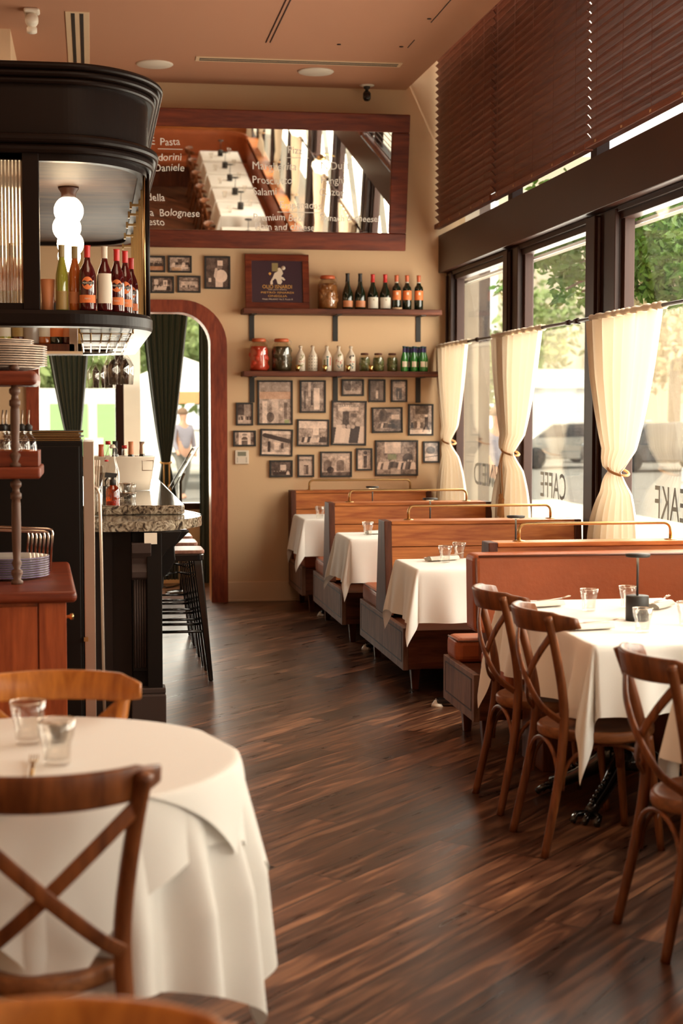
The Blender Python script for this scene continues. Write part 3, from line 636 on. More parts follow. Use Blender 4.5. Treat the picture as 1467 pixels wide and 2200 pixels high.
# ---------------- wall mirror with chalk-pen menu ----------------
t = T('wall_mirror', 'large wooden-framed mirror leaning forward over the shelves, lettered with a pizza and pasta menu', 'mirror', (1.335, D-.045, 2.995))
t.rotation_euler = (R(10.2), 0, 0)
HM = 1.13; HX = 1.325; fw = .148
for nm, q in (('frame', ((-HX, HX, 0, fw), (-HX, HX, HM-fw, HM), (-HX, -HX+fw, fw, HM-fw), (HX-fw, HX, fw, HM-fw))),):
    for a, b, c, d in q: MB().bb(a, b, -.04, .0, c, d).build('frame_board', M['mahogany'], t, bevel=.008)
mg = MB().bb(-HX+fw-.01, HX-fw+.01, -.015, -.005, fw-.01, HM-fw+.01).build('mirror_glass', M['mirror_silver'], t)
def mtext(s, px, py, size, u=False):
    # pixel of the lower left of the writing, brought onto the tilted mirror plane
    r = Vector(ray(px, py)); Mi = (Matrix.Translation(t.location) @ Matrix.Rotation(R(10.2), 4, 'X')).inverted()
    o = Mi @ Vector((0, 0, EYE)); d = (Mi.to_3x3() @ r); k = (-.0165-o.y)/d.y; p = o+d*k
    m = text('menu_writing', s, size, M['chalk'], mg, None, ext=.0003, sx=.95); rr = random.Random(len(s)*7+px)
    me = m.data; me.transform(Matrix.Shear('XY', 4, (.12, 0))) if False else None
    for v in me.vertices: v.co.y += .004*math.sin(v.co.x*23+px); v.co.x += .003*math.sin(v.co.y*60+v.co.x*15)
    me.transform(txt_xz(p.x, -.0168, p.z))
    if u:
        xs = [v.co.x for v in me.vertices]; MB().bb(min(xs)-.02, max(xs)+.02, -.0172, -.0165, p.z-.035, p.z-.030).build('menu_underline', M['chalk'], mg)
for s, x, y, sz, u in (('Pasta', 343, 311, .085, True), ('E', 322, 311, .085, False), ('Pomodorini', 289, 343, .085, False), ('San Daniele', 296, 366, .085, False), ('Padella', 296, 430, .085, False), ('alla  Bolognese', 303, 463, .085, False),
                       ('Pesto', 307, 484, .085, False), ('Pizza', 617, 330, .085, True), ('Margherita', 541, 364, .09, False), ('Prosciutto', 541, 394, .085, False), ('Salami', 543, 418, .085, False), ("N'Duja", 688, 363, .09, False),
                       ('Funghi', 688, 394, .085, False), ('Calzone', 684, 420, .085, False), ('Empanadas', 600, 447, .085, True), ('Premium Beef', 543, 473, .08, False), ('Ham and cheese', 547, 493, .08, False), ('Spinach & cheese', 686, 474, .075, False)):
    mtext(s, x, y, sz, u)
# ---------------- framed photographs ----------------
def sepia(g): g = np.clip(g, 0, 1)[..., None]; return np.concatenate([.026+.92*g**1.75, .010+.70*g**1.85, .007+.56*g**1.9], -1)
def smooth_noise(h, w, s, rs):
    a = rs.rand(h//s+2, w//s+2); yy, xx = np.mgrid[0:h, 0:w]/s; y0, x0 = yy.astype(int), xx.astype(int); fy, fx = yy-y0, xx-x0
    return (a[y0, x0]*(1-fy)*(1-fx)+a[y0+1, x0]*fy*(1-fx)+a[y0, x0+1]*(1-fy)*fx+a[y0+1, x0+1]*fy*fx)
def paint(w, h, ops, seed, base=.45, contrast=.5):
    rs = np.random.RandomState(seed); g = base+.07+contrast*1.9*(.45*smooth_noise(h, w, 11, rs)+.3*smooth_noise(h, w, 5, rs)+.25*smooth_noise(h, w, 2, rs)-.5)
    Y, X = np.mgrid[0:h, 0:w]; X = (X+.5)/w; Y = (Y+.5)/h     # Y from the top
    for op in ops:
        k = op[0]
        if k == 'r': _, x0, y0, x1, y1, v = op; m = (X > x0) & (X < x1) & (Y > y0) & (Y < y1); g[m] = v+(g[m]-base)*.55
        elif k == 'e': _, cx, cy, rx, ry, v = op; m = ((X-cx)/rx)**2+((Y-cy)/ry)**2 < 1; g[m] = v+(g[m]-base)*.55
        elif k == 'a': _, cx, y0, rx, y1, v = op; m = ((abs(X-cx) < rx) & (Y > y0+rx*w/h) & (Y < y1)) | (((X-cx)/rx)**2+((Y-y0-rx*w/h)/(rx*w/h))**2 < 1); g[m] = v+(g[m]-base)*.4
        elif k == 'p':   # a row of standing or sitting figures
            _, x0, x1, yb, hh, n = op
            for i in range(n):
                cx = x0+(x1-x0)*(i+.5)/n+rs.uniform(-.02, .02); s = rs.uniform(.85, 1.1)*hh; v = rs.choice([.1, .15, .85, .9, .3])
                m = (abs(X-cx) < .22*s*(.6+.8*(Y-yb+s)/s)) & (Y > yb-.8*s) & (Y < yb); g[m] = v
                m = ((X-cx)/(.11*s*h/w))**2+((Y-yb+.9*s)/(.11*s))**2 < 1; g[m] = .7
        elif k == 'l': _, x0, y0, x1, y1, th, v = op; L2 = (x1-x0)**2+(y1-y0)**2; u = np.clip(((X-x0)*(x1-x0)+(Y-y0)*(y1-y0))/L2, 0, 1); m = (X-x0-u*(x1-x0))**2+(Y-y0-u*(y1-y0))**2 < th*th; g[m] = v
    g += rs.uniform(-.05, .05, g.shape); return sepia(g)
def picture_mesh(name, W_, H_, img, parent, y, mat='photo_print', x0=None, z0=None):
    h, w_ = img.shape[:2]; x0 = -W_/2 if x0 is None else x0; z0 = -H_/2 if z0 is None else z0
    vs = [(x0+W_*i/w_, y, z0+H_*(1-j/h)) for j in range(h+1) for i in range(w_+1)]
    fs = [((j+1)*(w_+1)+i, (j+1)*(w_+1)+i+1, j*(w_+1)+i+1, j*(w_+1)+i) for j in range(h) for i in range(w_)]
    o = MB().add(vs, fs).build(name, M[mat], parent); at = o.data.color_attributes.new('col', 'FLOAT_COLOR', 'CORNER')
    c = np.ones((h*w_, 4, 4), np.float32); c[:, :, :3] = img.reshape(-1, 1, 3); at.data.foreach_set('color', c.ravel()); return o
def photo(px0, py0, px1, py1, label, ops, seed, base=.45, con=.5, tilt=0, tint=None, words=None):
    a = onY(px0, py0, D-.02); b = onY(px1, py1, D-.02); W_, H_ = b[0]-a[0], a[2]-b[2]
    t = T('framed_photograph', label, 'framed photograph', ((a[0]+b[0])/2, D-.012, (a[2]+b[2])/2), group='small black-framed photographs on the back wall')
    t.rotation_euler = (0, R(tilt), 0); f = .0145; mb = MB()
    for x0, x1, z0, z1 in ((-W_/2, W_/2, -H_/2, -H_/2+f), (-W_/2, W_/2, H_/2-f, H_/2), (-W_/2, -W_/2+f, -H_/2+f, H_/2-f), (W_/2-f, W_/2, -H_/2+f, H_/2-f)): mb.bb(x0, x1, -.012, .010, z0, z1)
    mb.build('frame', M['matte_black'], t)
    nw = int(max(24, W_*270)); nh = int(max(24, H_*270)); img = paint(nw, nh, ops, seed, base, con)
    if tint:
        for x0, y0, x1, y1, c in tint: img[int(y0*nh):int(y1*nh), int(x0*nw):int(x1*nw)] = img[int(y0*nh):int(y1*nh), int(x0*nw):int(x1*nw)]*.35+np.array(c)*.65
    pr = picture_mesh('print', W_-2*f, H_-2*f, img, t, -.002)
    if words:
        for s, x, z, sz in words: text('sign_writing', s, sz, M['lettering_black'], pr, txt_xz(x*W_, -.0035, z*H_), 'CENTER', ext=.0002)
    return t
W0 = .9; K = .1
photo(507, 865, 544, 914, 'small black-framed street photo at the far left under the lower shelf', [('r', 0, 0, .45, .55, .15), ('r', .45, 0, 1, .6, .55), ('p', 0, 1, .8, .22, 5), ('r', 0, .8, 1, 1, .7)], 1)
photo(553, 817, 629, 913, 'tall black-framed photo with an orange awning, largest on the left', [('r', 0, 0, 1, .22, .6), ('r', .1, .45, .25, 1, .85), ('r', .4, .4, .6, 1, .75), ('r', .78, .5, .88, .9, .3), ('e', .35, .85, .12, .12, .2)], 2, .55, tint=[(0, .24, 1, .42, (.72, .38, .22)), (.8, .92, .95, 1, (.2, .3, .06))])
photo(644, 817, 700, 887, 'black-framed photo of white stone columns and a pale robed figure', [('r', .55, .2, .8, .95, .9), ('r', .3, 0, .42, .5, .8), ('r', .1, .3, .2, .9, .2), ('r', .42, .3, .5, .8, .1)], 3)
photo(501, 925, 550, 959, 'small black-framed photo of a white archway, above the thermostat', [('r', .2, 0, .8, 1, .9), ('a', .5, .35, .16, 1, .12), ('e', .5, .2, .14, .09, .25), ('r', .34, .62, .66, .66, .9)], 4, .35)
photo(559, 922, 629, 980, 'crooked black-framed photo of an old shopfront with deep eaves', [('r', 0, 0, 1, .15, .85), ('l', .1, .2, .9, .42, .09, .12), ('r', .2, .45, .3, .9, .1), ('r', .42, .5, .6, .8, .85), ('r', .65, .5, .75, .75, .2), ('r', 0, .9, 1, 1, .85)], 5, .6, tilt=1.6)
photo(638, 901, 707, 959, 'black-framed photo of a bright crowded street, left of the tallest photo', [('r', 0, 0, 1, .3, .85), ('p', .1, .95, .9, .28, 8), ('r', .5, .25, .7, .6, .95)], 6, .5, tilt=.8)
photo(579, 989, 629, 1025, 'small dark black-framed interior photo, lowest on the left', [('r', .45, .22, .75, .6, .8), ('p', .1, .9, .95, .3, 6)], 7, .2, .3)
photo(639, 977, 675, 1025, 'small black-framed photo of a doorway under the word TRATTORIA', [('r', .35, .45, .7, .95, .2), ('r', .38, .5, .5, .9, .8)], 8, .68, .2, words=[('TRATTORIA', 0, .22, .022)])
photo(734, 815, 782, 851, 'small horizontal black-framed photo of trees, just below the shelf bracket', [('r', .4, 0, .45, .8, .7), ('e', .25, .45, .2, .3, .3), ('r', .1, .7, .9, .95, .65)], 9, .4)
photo(792, 815, 828, 864, 'small black-framed photo of a lone cook standing in an alley', [('r', 0, 0, .3, 1, .3), ('r', .7, 0, 1, 1, .4), ('e', .5, .55, .1, .08, .8), ('r', .4, .6, .6, .9, .85)], 10, .3, .3)
photo(840, 816, 875, 864, 'small black-framed photo of a shop entrance, top right of the photographs', [('r', .1, .1, .9, .3, .75), ('r', .3, .35, .7, .95, .12), ('r', .4, .5, .5, .9, .75)], 11, .5)
photo(712, 861, 787, 957, 'tallest black-framed photo, a crowd of men outside a trattoria', [('r', .15, .06, .8, .2, .8), ('r', .3, .22, .5, .9, .15), ('r', .55, .26, .75, .36, .3), ('p', 0, 1, .98, .5, 7)], 12, .5, tilt=.8, words=[('TRATTORIA', 0, .36, .032)])
photo(799, 875, 865, 930, 'black-framed photo of an outdoor dinner in front of a big arch', [('e', .35, .3, .16, .3, .25), ('r', .65, .25, .95, .45, .85), ('p', .2, .75, .85, .25, 7), ('r', .65, .5, 1, .9, .15)], 13, .4, tilt=-.7)
photo(877, 868, 931, 936, 'black-framed photo of a waiter striding past a large wall sign', [('r', .25, 0, .85, .3, .25), ('e', .76, .36, .06, .05, .9), ('r', .68, .4, .84, .72, .1), ('l', .72, .7, .6, .9, .035, .08), ('l', .78, .7, .9, .9, .035, .08), ('r', 0, .85, 1, 1, .92), ('p', .05, .6, .8, .3, 4)], 14, .5)
photo(688, 970, 756, 1025, 'black-framed photo of a church-like arcade, bottom middle', [('r', 0, 0, 1, .15, .7), ('a', .2, .3, .14, .8, .35), ('a', .65, .3, .14, .8, .35), ('e', .3, .75, .12, .15, .15), ('r', 0, .85, 1, 1, .3)], 15, .65)
photo(765, 963, 800, 1011, 'small black-framed photo with dark robes against a pale wall', [('r', .45, .3, .7, .95, .12), ('e', .6, .15, .15, .1, .15), ('r', 0, .3, .35, 1, .85)], 16, .6)
photo(806, 946, 898, 1022, 'widest black-framed photo, a long street party with tinted green foliage', [('r', .2, 0, .6, .35, .85), ('a', .78, .35, .13, .85, .15), ('p', .05, .97, .85, .28, 14), ('r', .35, .8, .6, 1, .7)], 17, .4, tint=[(.28, .38, .5, .55, (.22, .26, .1))])
photo(909, 948, 944, 994, 'small black-framed photo of an old car, rightmost on the back wall', [('e', .45, .4, .35, .2, .12), ('r', 0, .6, 1, 1, .8), ('l', 0, .8, 1, .7, .02, .2)], 18, .5)
photo(303, 549, 355, 585, 'black-framed photo with an orange foreground, half hidden by the bar canopy', [('p', .1, .95, .7, .35, 7), ('r', .3, 0, .9, .25, .75)], 19, .4, tint=[(0, .68, 1, 1, (.65, .26, .10))])
photo(361, 549, 412, 586, 'black-framed photo of laid tables, second from the canopy in the top row', [('p', .1, .95, .7, .4, 5), ('r', .2, .55, .9, .85, .85), ('r', .4, .1, .6, .4, .2)], 20, .5, tint=[(.1, .75, .55, 1, (.6, .32, .15))])
photo(323, 593, 374, 630, 'small black-framed photo of a sitting room, above the arch at the left', [('r', .1, .1, .3, .5, .8), ('r', .55, .15, .75, .6, .85), ('r', .6, .25, .7, .5, .2), ('p', .1, .9, .9, .35, 5)], 21, .3)
photo(381, 592, 431, 629, 'small black-framed photo of a long white building, above the arch', [('r', .1, .25, .95, .75, .75), ('r', .15, .6, .3, .75, .2), ('r', .55, .6, .8, .75, .2), ('e', .47, .65, .04, .1, .1), ('r', .1, .2, .95, .3, .3)], 22, .45)
photo(439, 550, 495, 621, 'black-framed portrait of a chef in a tall white hat', [('r', .5, .08, .74, .26, .92), ('e', .6, .32, .12, .07, .45), ('e', .66, .62, .28, .22, .92), ('r', .42, .72, .75, 1, .9), ('l', .45, .4, .4, .62, .06, .85), ('r', .08, .66, .3, .86, .2), ('r', .1, .68, .22, .82, .85)], 23, .18, .2)
# thermostat
a = onY(504, 966, D); b = onY(534, 998, D); t = T('thermostat', 'small white thermostat with a grey screen on the wall beside the arch', 'thermostat', ((a[0]+b[0])/2, D, (a[2]+b[2])/2)); hw = (b[0]-a[0])/2
MB().bb(-hw, hw, -.02, 0, -hw, hw).build('body', M['white_plastic'], t, bevel=.006); MB().bb(-hw*.6, hw*.6, -.022, -.018, .01, .045).build('screen', M['screen_grey'], t)
for i in range(3):
    for s in (-1, 1): MB().bb(s*.038-.004, s*.038+.004, -.023, -.019, -.012-.015*i, -.006-.015*i).build('button', M['screen_grey'], t)
# ---------------- shelves ----------------
for zt_, nm in ((2.485, 'upper'), (1.962, 'lower')):
    t = T('wall_shelf', nm+' rough dark plank shelf on three black iron brackets', 'shelf', (2.1, D-.12, zt_), group='plank shelves on the back wall')
    MB().bb(-.845, .845, -.125, .118, -.045, 0).build('shelf_board', M['shelf_wood'], t, bevel=.006)
    for px in (540.5, 720, 898):
        x = onY(px, 700, D)[0]-2.1
        MB().bb(x-.021, x+.021, .108, .119, -.262, -.045).bb(x-.021, x+.021, -.12, .119, -.052, -.0452).build('bracket', M['matte_black'], t)
# ---------------- bottles, jars ----------------
YS = D-.12
def bx(px): return onY(px, 720, YS)[0]
def bottle(name, label, loc, prof, mat, cap, capz, labels=(), r=.04, group=None, cat='bottle', capr=1.12, ground=True):
    """prof: list of (r, z); cap material from z=capz up; labels: (z0, z1, half angle, material)"""
    t = T(name, label, cat, loc, group=group)
    MB().lathe(prof, 22).build('body', mat, t)
    if cap:
        pr = [(q[0]*capr, q[1]) for q in prof if q[1] >= capz-1e-6]; rr = pr[0][0]
        MB().lathe([(rr, capz-.001)]+[(max(q[0], .002), q[1]+.001) for q in pr]+[(.001, pr[-1][1]+.002)], 16).build('cap', cap, t)
    for lb in labels:
        z0, z1, ha, mt = lb[:4]; ra = max(q[0] for q in prof)*1.012; a0 = -PI/2-ha+(lb[4] if len(lb) > 4 else 0)
        MB().lathe([(ra, z0), (ra, z1)], 14, a0=a0, a1=a0+2*ha).build('label', mt, t)
    return t
def wprof(R_, H_, burg=False, neck=.0145):
    if burg: return [(R_*.9, 0), (R_, .008), (R_, H_*.40), (R_*.93, H_*.48), (R_*.70, H_*.58), (R_*.46, H_*.68), (neck*1.15, H_*.78), (neck, H_*.86), (neck, H_*.97), (neck*1.12, H_*.975), (neck*1.12, H_), (.001, H_)]
    return [(R_*.9, 0), (R_, .008), (R_, H_*.60), (R_*.93, H_*.66), (R_*.6, H_*.71), (neck*1.2, H_*.76), (neck, H_*.82), (neck, H_*.97), (neck*1.15, H_*.975), (neck*1.15, H_), (.001, H_)]
z1, z2 = 2.485, 1.962; G = 'wine bottles on the upper shelf'
for px, nm in ((746.5, 'first'), (773.5, 'second')):
    bottle('wine_bottle', 'dark wine bottle with black capsule and small orange label, %s from the pickle jar' % nm, (bx(px), YS, z1), wprof(.046, .305, True), M['dark_bottle'], M['matte_black'], .305*.78, [(.02, .075, 1.1, M['copper_label'])], group=G)
for px, nm in ((800.5, 'left'), (827, 'right')):
    t = bottle('wine_bottle', 'red-capped dark wine bottle with large white label, %s one of the pair' % nm, (bx(px), YS, z1), wprof(.047, .30, True), M['dark_bottle'], M['red_foil'], .30*.78, [(.012, .105, 1.2, M['wine_label']), (.078, .088, .12, M['poster_crate'])], group=G)
for px, nm in ((851.5, 'leftmost'), (874, 'middle'), (899, 'rightmost')):
    t = bottle('wine_bottle', 'slim wine bottle with orange label and orange-brown capsule, %s of the three' % nm, (bx(px), YS, z1), wprof(.038, .295), M['dark_bottle'], M['orange_foil'], .295*.82, [(.085, .165, 1.25, M['orange_label']), (.128, .150, .22, M['wine_label'])], group=G)
    MB().lathe([(.0165, .225), (.0165, .24)], 14).build('neck_band', M['wine_label'], t)
tag(MB().lathe([(.009, -.04), (.009, .04), (.001, .041)], 10).build('wine_cork', M['cork'], loc=(bx(849), YS-.085, z1+.010), rot=(0, PI/2, 0)), 'wine cork lying on the upper shelf before the orange-labelled bottles', 'cork')
def jar(label, px, z, R_, H_, fill, lid='orange_foil', clip=True):
    t = T('pickle_jar', label, 'jar', (bx(px), YS, z), group='glass jars on the shelves')
    MB().lathe([(R_*.9, 0), (R_, .012), (R_, H_*.70), (R_*.9, H_*.80), (R_*.68, H_*.88), (R_*.66, H_*.93)], 26).build('glass', M['jar_glass'], t)
    rr = random.Random(px); mb = MB().lathe([(R_*.86, .006), (R_*.95, .016), (R_*.95, H_*.66), (R_*.8, H_*.76), (.002, H_*.77)], 22)
    mb.build('contents', M[fill], t)
    for i in range(14):
        a = rr.uniform(PI, 2*PI); s = rr.uniform(.014, .026)*(R_/.06); zz = rr.uniform(.03, H_*.66); q = R_*.97-s*.7
        MB().lathe([(.001, -s*1.2), (s*.8, -s*.7), (s, 0), (s*.8, s*.7), (.001, s*1.2)], 9, (math.cos(a)*q, math.sin(a)*q, zz)).build('contents', M[fill], t)
    ld = MB().lathe([(R_*.72, H_*.90), (R_*.74, H_*.92), (R_*.74, H_*.965), (R_*.66, H_), (.001, H_)], 22).build('lid', M[lid], t)
    if clip: MB().tube([(R_*.78, 0, H_*.96), (R_*1.0, 0, H_*.9), (R_*.9, 0, H_*.8)], .0025, 6).tube([(-R_*.78, 0, H_*.96), (-R_*.95, 0, H_*.95)], .0025, 6).build('wire_clip', M['steel'], t)
jar('large clip jar of preserved peppers beside the framed poster on the upper shelf', 703.5, z1, .085, .285, 'peppers')
jar('large clip jar of red tomatoes, leftmost on the lower shelf', 556, z2, .081, .275, 'tomato')
jar('large clip jar of dark pickles, second on the lower shelf', 604.5, z2, .084, .275, 'pickle_dark')
for px, nm in ((783, 'left'), (812.5, 'middle'), (842.5, 'right')): jar('small jar of green olives with dark lid, %s of three on the lower shelf' % nm, px, z2, .046, .158, 'olives', 'dark_walnut', False)
deco = [('tomatoes and stripes', [('red_print', .075, .09, .9), ('olive_print', .1, .135, .7), ('olive_print', .03, .06, .6)]), ('rows of small dots', None), ('painted fish', 'fish'), ('red lettering and green sprigs', [('red_print', .07, .10, 1.0), ('olive_print', .115, .15, .5), ('teal_print', .03, .06, .8)]), ('painted figures and red band', [('matte_black', .10, .14, .5), ('red_print', .075, .088, .9), ('teal_print', .03, .065, .4)])]
for (px, R_), (nm, d) in zip(((645.5, .040), (671.5, .040), (702, .040), (727.5, .042), (753.5, .040)), deco):
    H_ = .213; pr = [(R_*.88, 0), (R_, .008), (R_, .115), (R_*.9, .140), (R_*.5, .168), (.013, .180), (.012, .2), (.016, .202), (.016, H_), (.001, H_)]
    t = T('ceramic_bottle', 'white ceramic bottle decorated with '+nm+', lower shelf', 'bottle', (bx(px), YS, z2), group='white ceramic bottles on the lower shelf')
    b = MB().lathe(pr, 24).build('body', M['white_ceramic'], t); MB().lathe([(.014, .205), (.014, H_+.006), (.001, H_+.007)], 12).build('stopper', M['cork'], t)
    if isinstance(d, list):
        for q, (m_, za, zb, ha) in enumerate(d):
            rr = random.Random(px+q); mb = MB()
            for k in range(7):
                a = -PI/2+rr.uniform(-ha, ha)*.8; zz = rr.uniform(za, zb); w_ = rr.uniform(.12, .3); hh = (zb-za)*rr.uniform(.2, .4)
                mb.lathe([(R_*1.015, zz-hh/2), (R_*1.015, zz+hh/2)], 5, a0=a-w_/2, a1=a+w_/2)
            mb.build('painted_pattern', M[m_], b)
    elif d == 'fish':
        mb = MB(); mb.lathe([(R_*1.02, .04), (R_*1.02, .11)], 4, a0=-PI/2-.15, a1=-PI/2+.15).lathe([(R_*1.02, .115), (R_*1.02, .128)], 4, a0=-PI/2-.25, a1=-PI/2+.25); mb.build('painted_fish', M['teal_print'], b)
        MB().lathe([(R_*1.02, .03), (R_*1.02, .10)], 4, a0=-PI/2-.85, a1=-PI/2-.45).build('painted_fish', M['olive_print'], b); MB().lathe([(R_*1.02, .05), (R_*1.02, .12)], 4, a0=-PI/2+.5, a1=-PI/2+.75).build('painted_fish', M['red_print'], b)
    else:
        mb = MB()
        for i in range(5):
            for a in (-.9, -.3, .3, .9): mb.lathe([(R_*1.02, .02+.026*i), (R_*1.02, .028+.026*i)], 2, a0=-PI/2+a-.07, a1=-PI/2+a+.07)
        mb.build('painted_dots', M['matte_black'], b)
for px, nm in ((636.5, 'left'), (694.5, 'second from the left'), (744, 'second from the right'), (793, 'right, before the olive jars')):
    t = T('gold_cup', 'tiny gold foil votive cup on the lower shelf, '+nm, 'cup', (bx(px), YS-.085, z2), group='gold votive cups on the lower shelf')
    MB().lathe([(.015, 0), (.0215, .052), (.019, .052), (.013, .005), (.001, .005)], 14).build('cup', M['gold_foil'], t)
pb = [(.028, 0), (.030, .008), (.030, .10), (.026, .125), (.0135, .165), (.012, .205), (.014, .207), (.014, .214), (.001, .214)]
k = 0
for dy, pxs in ((-.07, (868, 888.5, 907)), (-.005, (875, 893, 912)), (.055, (882, 900))):
    for px in pxs:
        p = onY(px, 760, YS+dy); nm = {-.07: 'front row', -.005: 'middle row', .055: 'back row'}[dy]+', '+['left', 'middle', 'right'][pxs.index(px)]
        t = bottle('beer_bottle', 'green beer bottle with round label and blue neck foil, %s' % nm, (p[0], p[1], z2), pb, M['beer_green'], M['blue_foil'], .165, group='green beer bottles at the end of the lower shelf', capr=1.1)
        MB().lathe([(.0305, .040), (.0305, .086)], 12, a0=-PI/2-.7, a1=-PI/2+.7).build('label', M['white_ceramic'], t)
        MB().lathe([(.0145, .203), (.0145, .216), (.001, .217)], 12).build('crown_cap', M['beer_green'], t)
# poster in its frame
a = onY(527, 543, D-.1); b = onY(665, 656, D-.1); PW, PH = b[0]-a[0], a[2]-z1; t = T('framed_poster', 'dark blue advertising poster in a heavy wooden frame standing on the upper shelf', 'poster', ((a[0]+b[0])/2, D-.10, z1), 0)
t.rotation_euler = (R(-8), 0, 0); f = .056
for q in ((-PW/2, PW/2, 0, f), (-PW/2, PW/2, PH-f, PH), (-PW/2, -PW/2+f, f, PH-f), (PW/2-f, PW/2, f, PH-f)): MB().bb(q[0], q[1], -.012, .02, q[2], q[3]).build('frame_board', M['mahogany'], t, bevel=.004)
ps = MB().bb(-PW/2+f, PW/2-f, .0, .004, f, PH-f).build('poster_print', M['poster_blue'], t)
IX, IZ = PW-2*f, PH-2*f; u2 = lambda x, z: (-IX/2+x*IX, -.001, f+(1-z)*IZ)
def blob(name, pts, mat):
    P_ = [u2(x, z) for x, z in pts]; MB().prism([(p[0], p[2]) for p in P_], -.0015, -.0005, f=lambda a, b, y: (a, y, b)).build(name, M[mat], ps)
blob('poster_figure', [(.52, .17), (.56, .16), (.60, .22), (.62, .30), (.58, .37), (.63, .40), (.66, .45), (.64, .47), (.58, .43), (.60, .50), (.57, .56), (.51, .55), (.485, .45), (.46, .42), (.41, .48), (.415, .56), (.365, .57), (.365, .50), (.42, .38), (.45, .29), (.50, .26)], 'poster_white')
P0 = u2(.625, .165); MB().lathe([(.001, -.001), (.018, -.001), (.018, .001)], 14).build('poster_head', M['poster_white'], ps, loc=P0, rot=(PI/2, 0, 0))
blob('poster_crate', [(.40, .05), (.52, .05), (.52, .25), (.40, .25)], 'poster_crate')
blob('poster_emblem', [(.33, .30), (.36, .27), (.39, .30), (.36, .35)], 'poster_gold')
for s, z, sz, mt, sx in (('OLIO ISNARDI', .66, .044, 'poster_gold', .9), ("Olio puro d'Oliva", .70, .014, 'poster_white', 1.6), ('PIETRO ISNARDI', .78, .022, 'poster_gold', 1.75), ('ONEGLIA', .865, .024, 'poster_gold', 1.6), ('Filiale MILANO Via S. Paolo 8', .935, .017, 'poster_white', 1.25)):
    p = u2(.5, z); text('poster_writing', s, sz, M[mt], ps, txt_xz(p[0], -.001, p[2]), 'CENTER', ext=.0004, sx=sx)
# ---------------- ceiling fittings ----------------
def vent(p0, p1, wd, label, along):
    c = ((p0[0]+p1[0])/2, (p0[1]+p1[1])/2); L = math.dist(p0[:2], p1[:2]); t = T('ceiling_vent', label, 'vent', (c[0], c[1], 4.36), math.atan2(p1[1]-p0[1], p1[0]-p0[0]), 'white slot vents in the ceiling')
    MB().bb(-L/2, L/2, -wd/2, wd/2, -.006, .001).build('frame', M['cream_trim'], t, bevel=.002)
    for s in (-1, 1): MB().bb(-L/2+.03, L/2-.03, s*wd*.18-wd*.075, s*wd*.18+wd*.075, -.0085, -.005).build('slot', M['matte_black'], t)
p, q = onZ(172, 25, 4.36), onZ(170, 142, 4.36); vent((p[0]-.02, p[1]), (q[0], q[1]), .165, 'short white two-slot vent in the ceiling above the bar canopy', 'y')
p, q = onZ(420, 125, 4.36), onZ(862, 139, 4.36); vent(p, q, .15, 'long white slot vent in the ceiling near the back wall', 'x')
for px, py, nm in ((332, 137, 'left, above the bar'), (678, 153, 'right, behind the long vent')):
    p = onZ(px, py, 4.36); tag(MB().lathe([(.145, .001), (.147, -.004), (.137, -.012), (.001, -.012)], 40).build('ceiling_speaker', M['white_plastic'], loc=p), 'round white ceiling speaker, '+nm, 'speaker', 'round ceiling speakers')
p = onZ(788, 183, 4.36); t = T('dome_camera', 'small black security camera hanging from a white ceiling disc', 'camera', p)
MB().lathe([(.062, 0), (.062, -.004), (.04, -.012), (.001, -.012)], 24).build('mount', M['white_plastic'], t); MB().lathe([(.03, -.012), (.025, -.03), (.014, -.035), (.014, -.05)], 16).build('stem', M['matte_black'], t)
hd = MB().lathe([(.001, -.135), (.022, -.13), (.034, -.11), (.034, -.07), (.022, -.05), (.001, -.045)], 18).build('head', M['black_metal'], t); MB().lathe([(.001, 0), (.016, 0), (.016, .006)], 16).build('lens', M['grey_paint'], hd, loc=(0, -.034, -.10), rot=(PI/2, 0, 0))
p = onZ(68, 20, 4.36); t = T('emergency_light', 'white twin-headed emergency spotlight on the ceiling at the top left', 'light', p)
MB().bb(-.055, .055, -.06, .06, -.03, 0).build('base', M['white_plastic'], t, bevel=.015); MB().lathe([(.001, -.06), (.035, -.05), (.045, -.02), (.045, .02), (.03, .035), (.001, .04)], 20).build('head', M['white_plastic'], t, loc=(0, -.02, -.075), rot=(R(70), 0, 0)); MB().lathe([(.001, -.03), (.035, -.02), (.035, .01), (.001, .03)], 20).build('head', M['white_plastic'], t, loc=(0, .0, -.135), rot=(R(35), 0, 0))
# ---------------- table things ----------------
def tumbler(label, loc, s=1.0, group='faceted drinking glasses'):
    t = T('drinking_glass', label, 'glass', loc, group=group); n = 36; mb = MB()
    prof = [(.0265, 0), (.028, .004), (.030, .045), (.036, .062), (.0395, .092), (.0375, .092), (.034, .062), (.028, .045), (.025, .012), (.001, .012)]
    vs = []; 
    for k, (r, z) in enumerate(prof):
        for i in range(n):
            a = 2*PI*i/n; f = 1-.045*abs(math.sin(4.5*a)) if z < .065 else 1; vs.append((r*f*math.cos(a)*s, r*f*math.sin(a)*s, z*s))
    fs = [(k*n+i, k*n+(i+1) % n, (k+1)*n+(i+1) % n, (k+1)*n+i) for k in range(len(prof)-1) for i in range(n)]+[tuple(range(n-1, -1, -1))]
    mb.add(vs, fs, True).build('tumbler', M['drinking_glass'], t)
    MB().tube([(.0385*s*math.cos(a), .0385*s*math.sin(a), .092*s) for a in [2*PI*i/28 for i in range(28)]], .0013*s, 6, closed=True).build('rim', M['chrome'], t); return t
